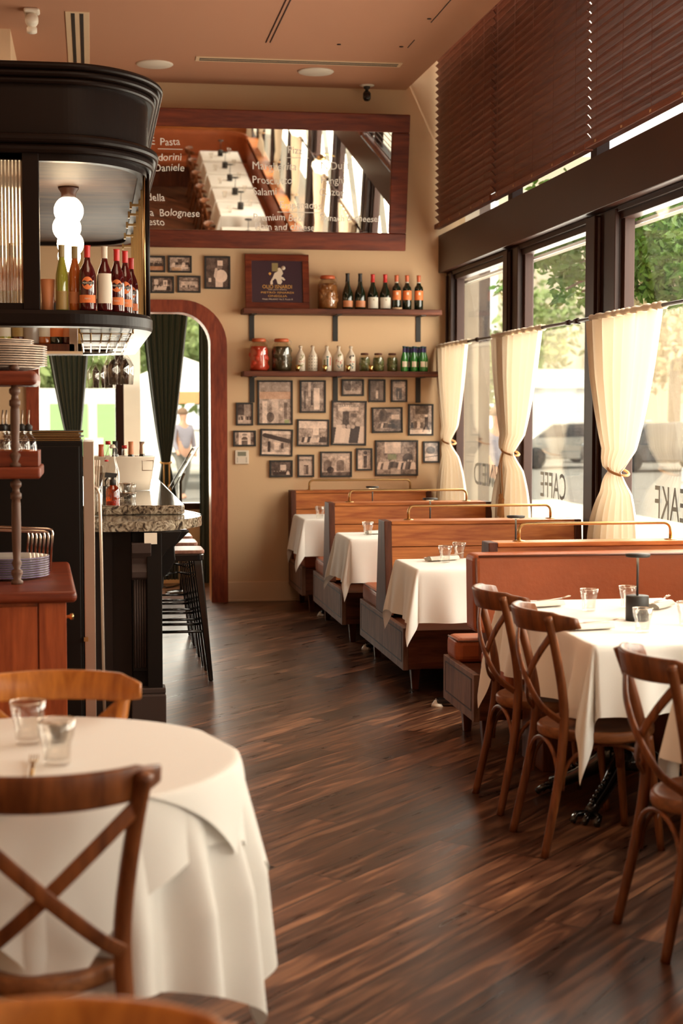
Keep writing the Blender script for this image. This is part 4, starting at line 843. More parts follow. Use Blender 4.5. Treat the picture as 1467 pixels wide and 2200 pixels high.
def table_lamp(label, loc, H_=.27):
    t = T('table_lamp', label, 'lamp', loc, group='slim cordless table lamps')
    MB().lathe([(.047, 0), (.047, .098), (.044, .101), (.001, .101)], 28).build('base', M['matte_black'], t); MB().lathe([(.005, .1), (.005, H_-.012)], 10).build('stem', M['matte_black'], t)
    h = MB().lathe([(.001, H_-.012), (.047, H_-.012), (.05, H_-.008), (.05, H_), (.001, H_+.002)], 28).build('head', M['matte_black'], t); MB().lathe([(.008, H_-.0135), (.03, H_-.0135), (.03, H_-.0125)], 20).build('diffuser', M['led_glow'], h); return t
def napkin(label, loc, rz, s=1.0):
    t = T('folded_napkin', label, 'napkin', loc, rz, 'rolled white napkins with cutlery')
    def f(u, v):
        a = 2*PI*v; w_ = .045+.004*math.sin(u*5); return ((u-.5)*.19, w_*math.cos(a)*(1-.15*u), .012+.012*math.sin(a)+.004*math.cos(3*a))
    MB().grid(f, 12, 20).build('cloth', M['napkin_cloth'], t)
    fk = T; 
    MB().tube([(-.02, .01, .026), (.05, .012, .027), (.11, .02, .030)], .0035, 6, rb=.0015).tube([(.11, .014, .030), (.15, .012, .038)], .0014, 5).tube([(.11, .02, .030), (.152, .02, .039)], .0014, 5).tube([(.11, .026, .030), (.15, .028, .038)], .0014, 5).build('fork', M['steel'], t)
    MB().tube([(-.10, -.012, .027), (.08, -.014, .027)], .006, 6, rb=.001).build('knife', M['steel'], t); return t
zt = .776
for (px, py), nm in (((800, 1045), 'on the table by the back wall'), ((924, 1070), 'on the middle booth table'), ((1108, 1108), 'on the booth table behind the leather bench'), ((1370, 1190), 'on the big table')):
    p = onZ(px, py, zt+.27); table_lamp('slim black table lamp with flat round head '+nm, (p[0], p[1], zt))
for (px, py), nm in (((687, 1113), 'alone on the table by the back wall'), ((790, 1150), 'on the middle booth table'), ((956, 1208), 'on the booth table behind the leather bench'), ((986, 1200), 'half hidden by the edge of the leather backrest'), ((1265, 1312), 'in the middle of the big table, left of the lamp'), ((1348, 1305), 'just behind the lamp on the big table'), ((1380, 1358), 'in front of the lamp on the big table'), ((1474, 1343), 'cut off by the right edge of the photo')):
    tumbler('clear faceted tumbler '+nm, onZ(px, py, zt))
for (px, py, rz), nm in (((1165, 1303, .25), 'at the far left corner of the big table'), ((1265, 1352, .1), 'near the front left corner of the big table'), ((1415, 1305, .8), 'right of the lamp on the big table'), ((950, 1204, .3), 'behind the tumbler on the nearest booth table'), ((815, 1147, .2), 'on the middle booth table'), ((1490, 1455, .6), 'on the second big table at the right edge')):
    napkin('rolled white napkin with fork and knife '+nm, onZ(px, py, zt), rz)
for i, (x, y0, y1) in enumerate([(1.9, 3.62, 4.88)]+BT):
    nm = ('second big table',)[0] if i == 0 else 'table '+BN[i-1]
    table_lamp('black table lamp on the '+nm, (x+.33, (y0+y1)/2, zt)); 
    
    for k, (dx, dy) in enumerate(((.15, .22), (.5, -.22))): tumbler('clear tumbler on the %s, %s side' % (nm, ('aisle', 'window')[k % 2]), (x+dx, (y0+y1)/2+dy, zt))
zr = .787
for (px, py), s, nm in (((60, 1597), 1.0, 'left one on the round table in the foreground'), ((122, 1642), 1.0, 'front one on the round table in the foreground')): tumbler('large blurred clear tumbler, '+nm, onZ(px, py, zr), 1.16)
p = onZ(128, 1592, zr); t = T('votive_holder', 'small clear glass candle holder behind the front tumbler on the round table', 'candle holder', p)
MB().lathe([(.02, 0), (.03, .05), (.027, .05), (.018, .006), (.001, .006)], 18).build('glass', M['drinking_glass'], t); MB().lathe([(.017, .006), (.018, .04), (.001, .045)], 14).build('candle', M['wine_label'], t)
p = onZ(72, 1640, zr); t = T('fork', 'blurred steel fork lying on the round table', 'fork', (p[0], p[1]-.04, zr+.004), PI/2)
MB().tube([(-.10, 0, 0), (.03, 0, .002)], .005, 6, rb=.002).build('handle', M['brass'], t)
for k in range(4): MB().tube([(.03, (k-1.5)*.004, .002), (.05, (k-1.5)*.0065, .002), (.09, (k-1.5)*.0065, .006)], .0016, 5).build('tine', M['brass'], t)
# wall sconces along the windows (seen in the mirror)
for i, y in enumerate((7.0, 4.6, 2.15, -.05, -2.4, -4.6)):
    t = T('wall_sconce', 'brass wall sconce with a glowing white globe, %s along the window posts' % ('first', 'second', 'third', 'fourth', 'fifth', 'sixth')[i], 'sconce', (W-.03, y, 2.45), group='globe sconces on the window posts')
    MB().tube([(0, 0, .06), (-.16, 0, .10), (-.17, 0, .05)], .008, 8).build('arm', M['brass'], t); MB().lathe([(.05, .06), (.06, .0), (.02, .08)][::-1], 16, (-.17, 0, 0)).build('cap', M['brass'], t)
    MB().lathe([(.001, -.16), (.07, -.14), (.115, -.07), (.11, -.02), (.05, .02)], 24, (-.17, 0, 0)).build('globe', M['sconce_glow'], t)
# ---------------- bar ----------------
def outl(P, r, n=8):   # rounded polygon (2D)
    out = []; m = len(P)
    for i in range(m):
        p, a, b = Vector(P[i]), Vector(P[i-1]), Vector(P[(i+1) % m]); rr = r[i] if isinstance(r, (list, tuple)) else r
        if rr <= 0: out.append((p.x, p.y)); continue
        u = (a-p).normalized(); v = (b-p).normalized(); p0 = p+u*rr; p1 = p+v*rr
        for k in range(n+1): t_ = k/n; q = p0*(1-t_)**2+p*2*t_*(1-t_)+p1*t_*t_; out.append((q.x, q.y))
    return out
t = T('bar_counter', 'dark bar counter with a two-level granite top and a carved corbel at its end', 'bar', (0, 8.15, 0))
MB().bb(-.9, .20, .28, 4.6, 0, 1.0).build('body', M['grey_paint'], t)
MB().bb(.20, .345, .05, 4.6, 0, 1.0).build('front_panel', M['black_paint'], t, bevel=.004)
sl = outl([(-.9, .03), (.36, -.01), (.585, .30), (.60, .62), (.50, 1.0), (-.9, 1.0)], [0, .12, .2, .2, .1, 0])
MB().prism(sl, 1.008, 1.06, smooth=False).build('granite_top', M['granite'], t, bevel=.022, seg=4)
MB().prism(outl([(-.9, .50), (.5, .50), (.5, 4.5), (-.9, 4.5)], [0, .05, .03, 0]), 1.062, 1.112).build('raised_granite_top', M['granite'], t, bevel=.008)
# fluted pilaster
a = onY(285, 1300, 8.17)[0]; b = onY(320, 1300, 8.17)[0]; mb = MB().bb(a, b, .03, .1, .28, .79)
pl = mb.build('pilaster', M['black_paint'], t, bevel=.003); mb = MB()
for k in range(5): x = a+.012+k*(b-a-.024)/4.6; mb.tube([(x, .03, .30), (x, .03, .77)], .0055, 8)
mb.build('fluting', M['grey_paint'], pl)  # ribs paler than the grooves, relief highlights put into the colour
MB().bb(a-.01, .365, -.06, .12, 0, .17).bb(a+.01, .365, -.02, .1, .17, .20).build('plinth', M['grey_paint'], t, bevel=.006)
MB().bb(b-.01, .35, -.01, .05, .0, 1.0).build('corner_post', M['black_paint'], t, bevel=.004)
# corbels: S profile, extruded in y (side one) and in x (front one)
pf = [(.0, .0), (.012, .03), (.03, .05), (.035, .10), (.07, .15), (.12, .19), (.14, .23), (.15, .25), (.0, .25)]
cb = [(b+.02+q*1.0, z+.755) for q, z in pf]
MB().prism(cb, .0, .10, f=lambda a_, b_, y: (a_, y, b_)).build('corbel', M['black_paint'], t, bevel=.004)
c2 = [(.36, .70), (.365, .76), (.40, .80), (.425, .85), (.42, .92), (.46, .96), (.50, 1.0), (.34, 1.0), (.34, .70)]
MB().prism(c2, .10, .22, f=lambda a_, b_, y: (a_, y, b_)).build('corbel', M['black_paint'], t, bevel=.006)
fc = [(.03, .755), (.0, .77), (-.005, .80), (.012, .84), (-.0, .87), (-.03, .90), (-.035, .95), (.06, .95), (.06, .755)]
MB().prism(fc, a-.004, b+.012, f=lambda y, z, x: (x, y, z)).build('corbel', M['grey_paint'], t, bevel=.004)
MB().bb(.26, .325, -.03, -.027, .945, 1.003).build('notice_card', M['paper'], t)
MB().bb(-.9, .10, .22, .29, 0, 1.0).build('end_panel', M['grey_paint'], t)
# thin pipe
pts = [(.0, 7.98, .99), (.02, 7.98, 1.235), (.03, 7.98, 1.25)]
p0 = onY(200, 1042, 7.98); p1 = onY(214, 1062, 7.98); p2 = onY(218, 1200, 7.98); p3 = onY(222, 1420, 7.98)
tag(MB().tube([(p0[0]-.04, 7.98, p0[2]+.002), p0, (p1[0]-.012, 7.98, p1[2]+.028), p1, p2, p3, (p3[0]+.005, 7.98, 0)], .0085, 8, up=(0, 1, 0)).build('bent_pipe', M['steel']), 'thin bent metal pipe standing between the steel fridge edge and the bar', 'pipe')
# ---------------- fridge and menus ----------------
FY = 7.46; a = onY(176, 948, FY); zt_ = a[2]; xr = onY(197, 948, FY)[0]
t = T('fridge', 'tall black bar fridge with a stainless steel edge, behind the wooden sideboard', 'fridge', (a[0], FY, 0))
MB().bb(-.85, 0, 0, .55, 0, zt_).build('body', M['black_paint'], t, bevel=.004); MB().bb(.004, xr-a[0]+.01, .0, .55, 0, zt_-.002).build('steel_side', M['steel'], t, bevel=.003); MB().bb(-.84, -.01, -.012, 0, .05, zt_-.02).build('door', M['black_paint'], t, bevel=.006)
mb = MB().bb(.0, .02, -.03, -.01, .55, .57)
mb.build('door_latch', M['brass'], t)
rr = random.Random(3)
for k in range(6):
    z = zt_+.008*k; o = tag(MB().bb(-.20, .15, -.14, .14, 0, .0075).build('menu_folder', M['black_paint'], loc=(-.20+rr.uniform(-.01, .01), FY+.2, z), rot=(0, 0, rr.uniform(-.08, .08)), bevel=.001), 'black menu folder stacked on the fridge, %s' % ('bottom of the pile', 'second from the bottom', 'third from the bottom', 'fourth from the bottom', 'second from the top', 'top of the pile')[k], 'menu', 'menu folders on the fridge')
    MB().bb(-.202, .152, -.142, -.139, .002, .006).build('page_edge', M['brass'], o)
# ---------------- sideboard with tiered rack ----------------
SZ = .93; q0, q1 = onZ(165, 1270, SZ), onZ(150, 1208, SZ); ang = math.atan2(q1[0]-q0[0], q1[1]-q0[1])
t = T('sideboard', 'reddish wooden sideboard at the left, its near end facing the camera', 'sideboard', (q0[0], q0[1], 0), -ang); SBL = t
MB().bb(-1.1, 0, 0, 1.24, SZ-.045, SZ).build('top', M['mahogany'], t, bevel=.018, seg=4)
MB().bb(-1.06, -.045, .05, 1.2, 0, SZ-.045).build('body', M['cabinet_wood'], t, bevel=.004)
MB().bb(-1.06, -.15, .035, .05, .1, SZ-.06).bb(-.145, -.04, .03, .05, 0, SZ-.046).build('end_panel', M['cabinet_wood'], t, bevel=.003)
MB().lathe([(.006, 0), (.006, .02), (.013, .025), (.013, .035), (.001, .038)], 12).build('knob', M['brass'], t, loc=(-.044, .25, .80), rot=(0, PI/2, 0))
pz = lambda px, py, Y: onY(px, py, Y)[2]; EY = 6.45; ex = onZ(38, 1252, SZ)[0]
z1a, z1b = pz(50, 1028, EY), pz(50, 1003, EY); z2a, z2b = pz(50, 828, EY), pz(50, 797, EY); xr1, xr2 = onY(88, 1010, EY)[0], onY(80, 810, EY)[0]
t = T('tiered_rack', 'two-tier reddish wooden rack on turned posts, standing on the sideboard', 'rack', (ex, EY, SZ))
MB().bb(-1.0, xr1-ex, -.05, .42, z1a-SZ, z1b-SZ).build('lower_shelf', M['mahogany'], t, bevel=.01, seg=3); MB().bb(-1.0, xr2-ex, -.05, .42, z2a-SZ, z2b-SZ).build('upper_shelf', M['mahogany'], t, bevel=.02, seg=4)
def tp(z0, z1):
    h = z1-z0; return [(.024, z0), (.024, z0+.012), (.014, z0+.02), (.024, z0+.045), (.022, z0+.055), (.012, z0+.062), (.021, z0+.085), (.014, z0+.10), (.017, z0+.14), (.019, z0+h*.55), (.018, z1-.10), (.016, z1-.085), (.022, z1-.08), (.022, z1-.06), (.015, z1-.055), (.013, z1-.04), (.022, z1-.03), (.022, z1-.015), (.014, z1-.008), (.014, z1)]
for x, y in ((0, 0), (-.8, 0), (-.8, .34)):
    if 1: MB().lathe(tp(0, z1a-SZ), 18, (x, y, 0)).lathe(tp(z1b-SZ, z2a-SZ), 18, (x, y, 0)).build('turned_post', M['pale_post'], t)
MB().lathe([(.012, z2b-SZ), (.02, z2b-SZ+.01), (.012, z2b-SZ+.03), (.001, z2b-SZ+.034)], 14, (0, 0, 0)).build('finial', M['pale_post'], t)
def plate(name, label, loc, r, h, mats, group):
    t_ = MB().lathe([(r*.55, 0), (r*.6, 0), (r*.97, h*.75), (r, h), (r*.97, h), (r*.62, h*.35), (.001, h*.3)], 36).build(name, mats[0], loc=loc); tag(t_, label, 'plate', group)
    MB().tube([(r*math.cos(a_), r*math.sin(a_), h*.9) for a_ in [2*PI*i/40 for i in range(40)]], h*.16, 6, closed=True).build('rim', mats[1], t_); return t_
w_ = ['bottom', 'second', 'third', 'fourth', 'fifth', 'sixth', 'seventh', 'eighth', 'ninth', 'tenth', 'eleventh', 'topmost']
pc = onY(106, 1215, 6.72); rp = .165
for k in range(9): plate('dinner_plate', 'cream plate with purple-blue rim, %s of the stack on the sideboard' % (w_[k]+' from the bottom' if 0 < k < 8 else ('bottom one' if k == 0 else 'topmost one')), (pc[0]-rp, 6.70, SZ+.0095*k), rp, .016, (M['porcelain'], M['blue_rim']), 'blue-rimmed plates on the sideboard')
pc = onY(100, 770, 6.6); rp = .20; zb_ = z2b+.003
for k in range(10): plate('metal_plate', 'grey metal plate high on the rack, %s of the wide pile' % (('bottom one',)+tuple(x+' from the bottom' for x in w_[1:9])+('topmost one',))[k], (pc[0]-rp, 6.62, zb_+.0095*k), rp*(.86 if k == 0 else 1), .016, (M['grey_plate'], M['steel']), 'grey plates on top of the rack')
for k in range(3): plate('metal_plate', 'smaller grey plate on top of the wide pile, %s of three' % ('lowest', 'middle', 'highest')[k], (onY(72, 745, 6.62)[0]-.15, 6.62, zb_+.097+.008*k), .15, .013, (M['grey_plate'], M['steel']), 'small grey plates on top of the rack')
# oil bottles in a wooden tray
t = T('wooden_tray', 'red-brown wooden tray holding glass oil bottles on the rack', 'tray', (onY(84, 990, 6.5)[0], 6.44, z1b+.001))
MB().bb(-.7, 0, 0, .012, 0, .062).bb(-.7, 0, .288, .30, 0, .062).bb(-.012, 0, .012, .288, 0, .062).bb(-.7, -.688, .012, .288, 0, .062).bb(-.69, -.01, .01, .29, 0, .01).build('box', M['mahogany'], t, bevel=.002)
for i, (px, Y) in enumerate(((62, 6.52), (26, 6.52), (6, 6.55), (48, 6.64), (14, 6.66))):
    p = onY(px, 990, Y); t = T('oil_bottle', 'small clear oil bottle with steel pourer, %s in the wooden tray' % ('rightmost', 'behind the turned post', 'at the far left', 'back row right', 'back row left')[i], 'bottle', (p[0], Y, z1b+.012), group='oil bottles in the tray')
    MB().lathe([(.03, 0), (.033, .006), (.033, .075), (.026, .098), (.013, .115), (.013, .14), (.015, .142)], 20).build('glass', M['drinking_glass'], t); MB().lathe([(.028, .003), (.030, .008), (.030, .055), (.001, .056)], 18).build('oil', M['amber_liquid'], t)
    MB().lathe([(.015, .13), (.016, .15), (.008, .158)], 14).build('collar', M['matte_black'], t); MB().tube([(0, 0, .155), (0, 0, .185), (.003, 0, .215)], .0042, 8, scale=[1.2, 1, .7]).build('pourer', M['steel'], t)
# bent wire racks
for k in range(7):
    x = onY(108-9*k, 1150, 7.0)[0]; t_ = T('wire_rack', 'bent chrome wire plate stand behind the plates, %s from the right' % w_[k].replace('bottom', 'first'), 'wire rack', (x, 6.95+.02*k, SZ), group='chrome wire stands on the sideboard')
    hh = .185-.012*(k > 0)-.006*(k > 2); pts = [(0, 0, .002), (.012, 0, hh-.02), (.008, 0, hh-.004), (-.01, 0, hh), (-.40, .02, hh+.02), (-.42, .02, hh), (-.42, .02, .01)]
    MB().tube(pts, .0048, 8, up=(0, 1, 0)).build('wire', M['chrome'], t_)
# ---------------- things on the bar ----------------
ZB = 1.061; ZR2 = 1.113
p = onZ(243, 1104, ZB); t = T('spray_bottle', 'amber glass spray bottle with black nozzle on the end of the bar', 'bottle', p)
MB().lathe([(.034, 0), (.038, .006), (.038, .12), (.034, .14), (.018, .155), (.015, .165)], 24).build('glass', M['amber_glass'], t); MB().lathe([(.034, .003), (.036, .008), (.036, .07), (.001, .071)], 22).build('liquid', M['amber_liquid'], t)
MB().lathe([(.017, .158), (.017, .185), (.009, .19), (.009, .2)], 14).hexa([(-.045, -.009, .2), (.02, -.009, .2), (.02, .009, .2), (-.045, .009, .2), (-.04, -.008, .228), (.025, -.008, .222), (.025, .008, .222), (-.04, .008, .228)]).tube([(-.028, 0, .2), (-.042, 0, .18), (-.036, 0, .15)], .005, 6).build('nozzle', M['matte_black'], t)
p = onZ(243, 1094, ZB); t = T('swing_top_bottle', 'tall clear swing-top bottle with red stopper seal behind the amber bottle', 'bottle', p)
MB().lathe([(.04, 0), (.042, .006), (.042, .2), (.035, .24), (.016, .30), (.013, .34), (.015, .345)], 24).build('glass', M['drinking_glass'], t); MB().lathe([(.016, .35), (.018, .358), (.012, .372), (.001, .374)], 14).build('stopper', M['white_ceramic'], t)
MB().tube([(.018, 0, .36), (.03, 0, .34), (.018, 0, .315), (-.018, 0, .315), (-.045, -.01, .29), (-.02, 0, .36)], .0015, 5).build('wire_bail', M['steel'], t); MB().lathe([(.011, .275), (.011, .285)], 12, (-.035, -.02, 0)).build('seal', M['red_foil'], t)
for (px, py), nm in (((279, 1093), 'right of the amber bottle'), ((268, 1092), 'against the amber bottle')):
    p = onZ(px, py, ZB); tumbler('stacked bar tumbler, lower one '+nm, (p[0], p[1], ZB)); tumbler('stacked bar tumbler, upper one '+nm, (p[0], p[1], ZB+.055))
p = onZ(278, 1104, ZB); tag(MB().lathe([(.010, 0), (.010, .018), (.014, .022), (.013, .036), (.001, .037)], 14).build('bottle_cork', M['cork'], loc=p), 'champagne cork standing on the granite bar end', 'cork')
p = onZ(203, 1108, ZB); t = T('glass_pitcher', 'tall clear glass pitcher half hidden by the fridge edge', 'pitcher', p)
MB().lathe([(.04, 0), (.045, .01), (.048, .27), (.045, .27), (.04, .012), (.001, .012)], 24).build('glass', M['drinking_glass'], t)
for k in range(3): MB().tube([(-.01+.012*k, 0, .02), (.005+.012*k, .01, .30)], .004, 6).build('straw', M['white_plastic'], t)
t = T('cup_stack', 'short stack of clear tumblers on a black box behind the amber bottle', 'glasses', onZ(225, 1088, ZB)); MB().lathe([(.03, .12), (.038, .20), (.036, .2), (.028, .125)], 20).build('tumbler', M['drinking_glass'], t); MB().bb(-.035, .035, -.03, .03, 0, .12).build('box', M['matte_black'], t)
# white tub with bottles
pc = onZ(258, 1056, ZR2); TY = pc[1]+.18; a, b = onY(186, 1050, TY), onY(322, 1050, TY); cx_ = (a[0]+b[0])/2; ra = (b[0]-a[0])/2; a2, b2 = onY(178, 982, TY), onY(337, 982, TY); rb_ = (b2[0]-a2[0])/2; hz = pz(255, 980, TY)-ZR2
t = T('ice_tub', 'large oval white enamel tub of bottles standing on the raised bar', 'tub', (cx_, TY, ZR2+.001)); 
MB().lathe([(ra, 0), (ra+(rb_-ra)*.3, hz*.3), (ra+(rb_-ra)*.3+.004, hz*.32), (ra+(rb_-ra)*.66, hz*.66), (ra+(rb_-ra)*.66+.004, hz*.68), (rb_, hz*.97), (rb_+.008, hz), (rb_-.006, hz), (ra-.005, .01), (.001, .01)], 44, flat=.62).build('tub', M['white_enamel'], t)
hx = onY(318, 1010, TY-.2)[0]-cx_; MB().tube([(hx-.035, -.155, hz*.88), (hx+.035, -.15, hz*.88), (hx+.03, -.165, hz*.6), (hx-.035, -.17, hz*.6)], .004, 6, closed=True).build('handle', M['steel'], t)
for i, (px, py, mat, cap, nm) in enumerate(((217, 955, 'dark_bottle', 'orange_foil', 'red-foiled bottle at the left in the white tub'), (232, 948, 'drinking_glass', 'red_foil', 'clear swing-top bottle with red seal in the white tub'), (247, 948, 'dark_bottle', 'matte_black', 'dark bottle neck beside the window mullion in the white tub'), (267, 957, 'drinking_glass', 'red_foil', 'short clear bottle with red stopper in the white tub'), (281, 949, 'dark_bottle', 'copper_label', 'pink-foiled sparkling bottle in the white tub'), (305, 949, 'dark_bottle', 'steel', 'silver-foiled sparkling bottle at the right in the white tub'))):
    p = onY(px, py, TY+(.03 if i % 2 else -.05)); h_ = p[2]-ZR2-.02
    bottle('chilled_bottle', nm, (p[0], p[1], ZR2+.02), [(.034, 0), (.036, .01), (.036, h_*.5), (.028, h_*.62), (.016, h_*.74), (.014, h_*.9), (.015, h_), (.001, h_)], M[mat], M[cap], h_*.70 if cap != 'red_foil' else h_*.93, group='bottles in the white tub')
# ---------------- stools ----------------
def stool(label):
    t = T('bar_stool', label, 'stool', group='black metal bar stools along the bar'); Hs = .79
    MB().prism(outl([(-.16, -.16), (.16, -.16), (.16, .16), (-.16, .16)], .04, 5), Hs-.022, Hs).build('seat', M['stool_seat'], t, bevel=.005)
    MB().prism(outl([(-.155, -.155), (.155, -.155), (.155, .155), (-.155, .155)], .04, 5), Hs-.065, Hs-.023).build('seat_frame', M['black_metal'], t, bevel=.006)
    for sx in (-1, 1):
        for sy in (-1, 1):
            def q(k, z, w): x, y = sx*k, sy*k; return [(x-sx*w, y, z), (x, y, z), (x, y-sy*w, z), (x-sx*w, y-sy*w, z)]
            MB().hexa(q(.205, 0, .028)+q(.145, Hs-.05, .058), smooth=False).build('leg', M['black_metal'], t, bevel=.008)
    k = lambda z: .205-.06*z/(Hs-.05)-.012
    for z in (.30, .36):
        a = k(z)
        for x0, y0, x1, y1 in ((-a, -a, a, -a), (-a, a, a, a)) if z == .30 else ((-a, -a, -a, a), (a, -a, a, a)): MB().tube([(x0, y0, z), (x1, y1, z)], .009, 8).build('foot_rail', M['black_metal'], t)
    a = k(.62); MB().tube([(-a, -a, .62), (0, 0, .645), (a, a, .62)], .009, 8, rb=.004).tube([(-a, a, .62), (0, 0, .645), (a, -a, .62)], .009, 8, rb=.004).build('cross_brace', M['black_metal'], t); return t
s0 = stool('black metal bar stool with wooden seat, nearest of the four'); s0.location = (.505, 9.66, 0)
for y, nm in ((10.22, 'second of the four from the camera'), (10.74, 'third of the four from the camera'), (11.26, 'farthest of the four')): dup(s0, (.502, y, 0), 0, 'black metal bar stool with wooden seat, '+nm)
# ---------------- hanging canopy over the bar ----------------
def path(off, x0=-1.3):   # outline of the canopy offset outwards by off
    xr_, yf, yb = .33+off, 8.50-off, 12.85+off; rx, ry = .46+off, .62+off; P = [(x0, yf)]
    for i in range(31): a_ = PI/2*i/30; P.append((xr_-rx+rx*math.sin(a_), yf+ry-ry*math.cos(a_)))
    for i in range(9): a_ = PI/2*i/8; P.append((xr_-.4+.4*math.cos(a_), yb-.4+.4*math.sin(a_)))
    return P+[(x0, yb)]
t = T('bar_canopy', 'black curved canopy hanging over the bar, with moulded cornice, glazed sides and bottle shelf', 'canopy', (0, 0, 0))
def wall_(mb, prof, nm, mat):
    rows = [[(x, y, z) for x, y in path(o)] for o, z in prof]; n = len(rows[0]); vs = [p for r in rows for p in r]; m_ = len(rows)
    mb.add(vs, [(k*n+i, k*n+i+1, ((k+1) % m_)*n+i+1, ((k+1) % m_)*n+i) for k in range(m_) for i in range(n-1)], False); return mb.build(nm, M[mat], t)
def moul(z0, h, d, steps):
    pr = [(-.03, z0)]
    for i in range(steps):
        a0_ = i/steps; zz = z0+h*a0_; hh = h/steps
        for k in range(6): a_ = PI*k/5; pr.append((d*(a0_+.35)/1.1+.016*math.sin(a_), zz+hh*.5-hh*.48*math.cos(a_)))
    return pr+[(-.03, z0+h)]
wall_(MB(), [(-.03, 3.05), (0, 3.05), (0, 3.36), (-.03, 3.36)], 'fascia', 'canopy_paint')
wall_(MB(), moul(3.32, .105, .075, 3), 'cornice', 'canopy_paint'); wall_(MB(), moul(2.965, .10, .055, 2), 'lower_moulding', 'canopy_paint')
wall_(MB(), [(-.17, 2.07), (.012, 2.07), (.018, 2.085), (.018, 2.135), (.006, 2.155), (-.17, 2.155)], 'shelf_ring', 'canopy_paint')
P_ = path(-.02); MB().prism([(x, y) for x, y in P_], 2.958, 2.97).build('soffit', M['lamp_ceiling'], t)
MB().prism([(x, y) for x, y in path(-.02)], 3.40, 3.42).build('roof_board', M['black_paint'], t)
wall_(MB(), [(-.06, 2.93), (-.01, 2.93), (-.01, 2.975), (-.06, 2.975)], 'head_rail', 'canopy_paint')
xa, xb = onY(49, 500, 8.52)[0], onY(85, 500, 8.52)[0]
MB().bb(xa, xb, 8.50, 8.56, 2.155, 2.97).build('post', M['canopy_paint'], t, bevel=.004)
for z_ in (2.155, 2.935): MB().bb(-1.3, xa, 8.51, 8.55, z_, z_+.035).build('door_rail', M['canopy_paint'], t)
mb = MB()
def fl(u, v): x = -1.3+(xa+1.3)*u; return (x, 8.53+.004*math.cos(u*2*PI*52), 2.19+.74*v)
mb.grid(fl, 52*8, 1); mb.build('fluted_pane', M['fluted_glass'], t)
PP = path(-.005)
x, y = .325, 9.16; MB().tube([(x-.004, y, 2.155), (x-.004, y, 2.97)], .017, 10).build('post', M['canopy_paint'], t)
MB().tube([(.30, 8.98, 2.155), (.30, 8.98, 2.97)], .007, 8).build('brass_post', M['brass'], t)
for k, y in enumerate((9.55, 10.0, 10.55, 11.2, 11.9)):
    o = MB().bb(.30, .325, y-.012, y+.012, 2.155, 2.96).build('brass_post', M['brass'], t); MB().bb(.235, .30, y-.006, y+.006, 2.835, 2.85).bb(.235, .248, y-.012, y+.012, 2.82, 2.86).build('bracket', M['brass'], o)
for x in (-.9, -.1): MB().bb(x, x+.04, 12.76, 12.8, 2.155, 2.97).build('back_post', M['brass'], t)
for x, y in ((-1.2, 8.9), (-1.2, 12.4), (-.6, 10.6)): MB().tube([(x, y, 3.4), (x, y, 4.36)], .02, 10).build('hanger_rod', M['canopy_paint'], t)
# lamp inside
p = onZ(147, 402, 2.958); t = T('pendant_lamp', 'glowing stacked-bubble glass lamp hanging inside the bar canopy', 'lamp', (p[0], p[1], 2.958))
MB().lathe([(.030, 0), (.062, -.002), (.060, -.012), (.044, -.035), (.042, -.07)], 24).build('collar', M['bronze_beam'], t)
mb = MB()
for k, (z, r, dx) in enumerate(((-.14, .088, 0), (-.24, .085, -.012), (-.335, .080, .008), (-.41, .068, .0))): mb.lathe([(.001, z-r)]+[(r*math.sin(a_), z-r*math.cos(a_)) for a_ in [PI*i/14 for i in range(1, 14)]]+[(.001, z+r)], 26, (dx, 0, 0))
mb.lathe([(.001, -.50), (.03, -.50), (.032, -.46), (.032, -.40)], 18); mb.build('bubble_shade', M['lamp_glow'], t)
l = bpy.data.lights.new('pendant_light', 'POINT'); l.energy = 2.5; l.color = (1, .68, .36); l.shadow_soft_size = .1; o = bpy.data.objects.new('pendant_light', l); COL.objects.link(o); o.location = (p[0]+.0, p[1]-.18, 2.72)
# bottles on the canopy shelf
def vermouth(px, py, Y, label, fill, cap, lab, H_, R_=.040, text_=None):
    p = onY(px, py, Y); z = 2.157; H_ = onY(px, py, Y)[2]-z
    pr = [(R_*.92, 0), (R_, .01), (R_*1.02, H_*.45), (R_*.98, H_*.55), (R_*.8, H_*.64), (.018, H_*.75), (.0145, H_*.82), (.0145, H_*.985), (.017, H_), (.001, H_)]
    t = bottle('liquor_bottle', label, (p[0], Y, z), pr, M[fill], M[cap], H_*.82, group='liquor bottles on the canopy shelf')
    r1 = R_*1.025; lb = None
    if lab == 'disc':
        vs = [(r1*1.01*math.sin(dx/r1), -r1*1.01*math.cos(dx/r1), H_*.42+dz) for dx, dz in [(.030*k_*math.cos(a_), .034*k_*math.sin(a_)) for k_ in (1, .0) for a_ in [2*PI*i/20 for i in range(20)]]]
        n = 20; lb = MB().add(vs, [(i, (i+1) % n, n+(i+1) % n, n+i) for i in range(n)], True).build('round_label', M['orange_label'], t)
        MB().lathe([(r1*1.02, H_*.42-.006), (r1*1.02, H_*.42+.008)], 8, a0=-PI/2-.75, a1=-PI/2+.75).build('label_band', M['matte_black'], lb)
        tt = text('label_writing', 'MARTINI', .013, M['wine_label'], lb, txt_xz(0, -r1*1.05, H_*.42-.004), 'CENTER', ext=.0002)
        MB().lathe([(r1, H_*.12), (r1, H_*.24)], 10, a0=-PI/2-1.1, a1=-PI/2+1.1).build('lower_label', M['orange_label'], t); text('label_writing', 'FIERO', .012, M['wine_label'], lb, txt_xz(0, -r1*1.05, H_*.17), 'CENTER', ext=.0002)
    elif lab: MB().lathe([(r1, H_*.12 if lab != 'gold_label' else H_*.02), (r1, H_*(.58 if lab == 'wine_label' else .30))], 12, a0=-PI/2-1.0, a1=-PI/2+1.0).build('label', M[lab], t)
    return t
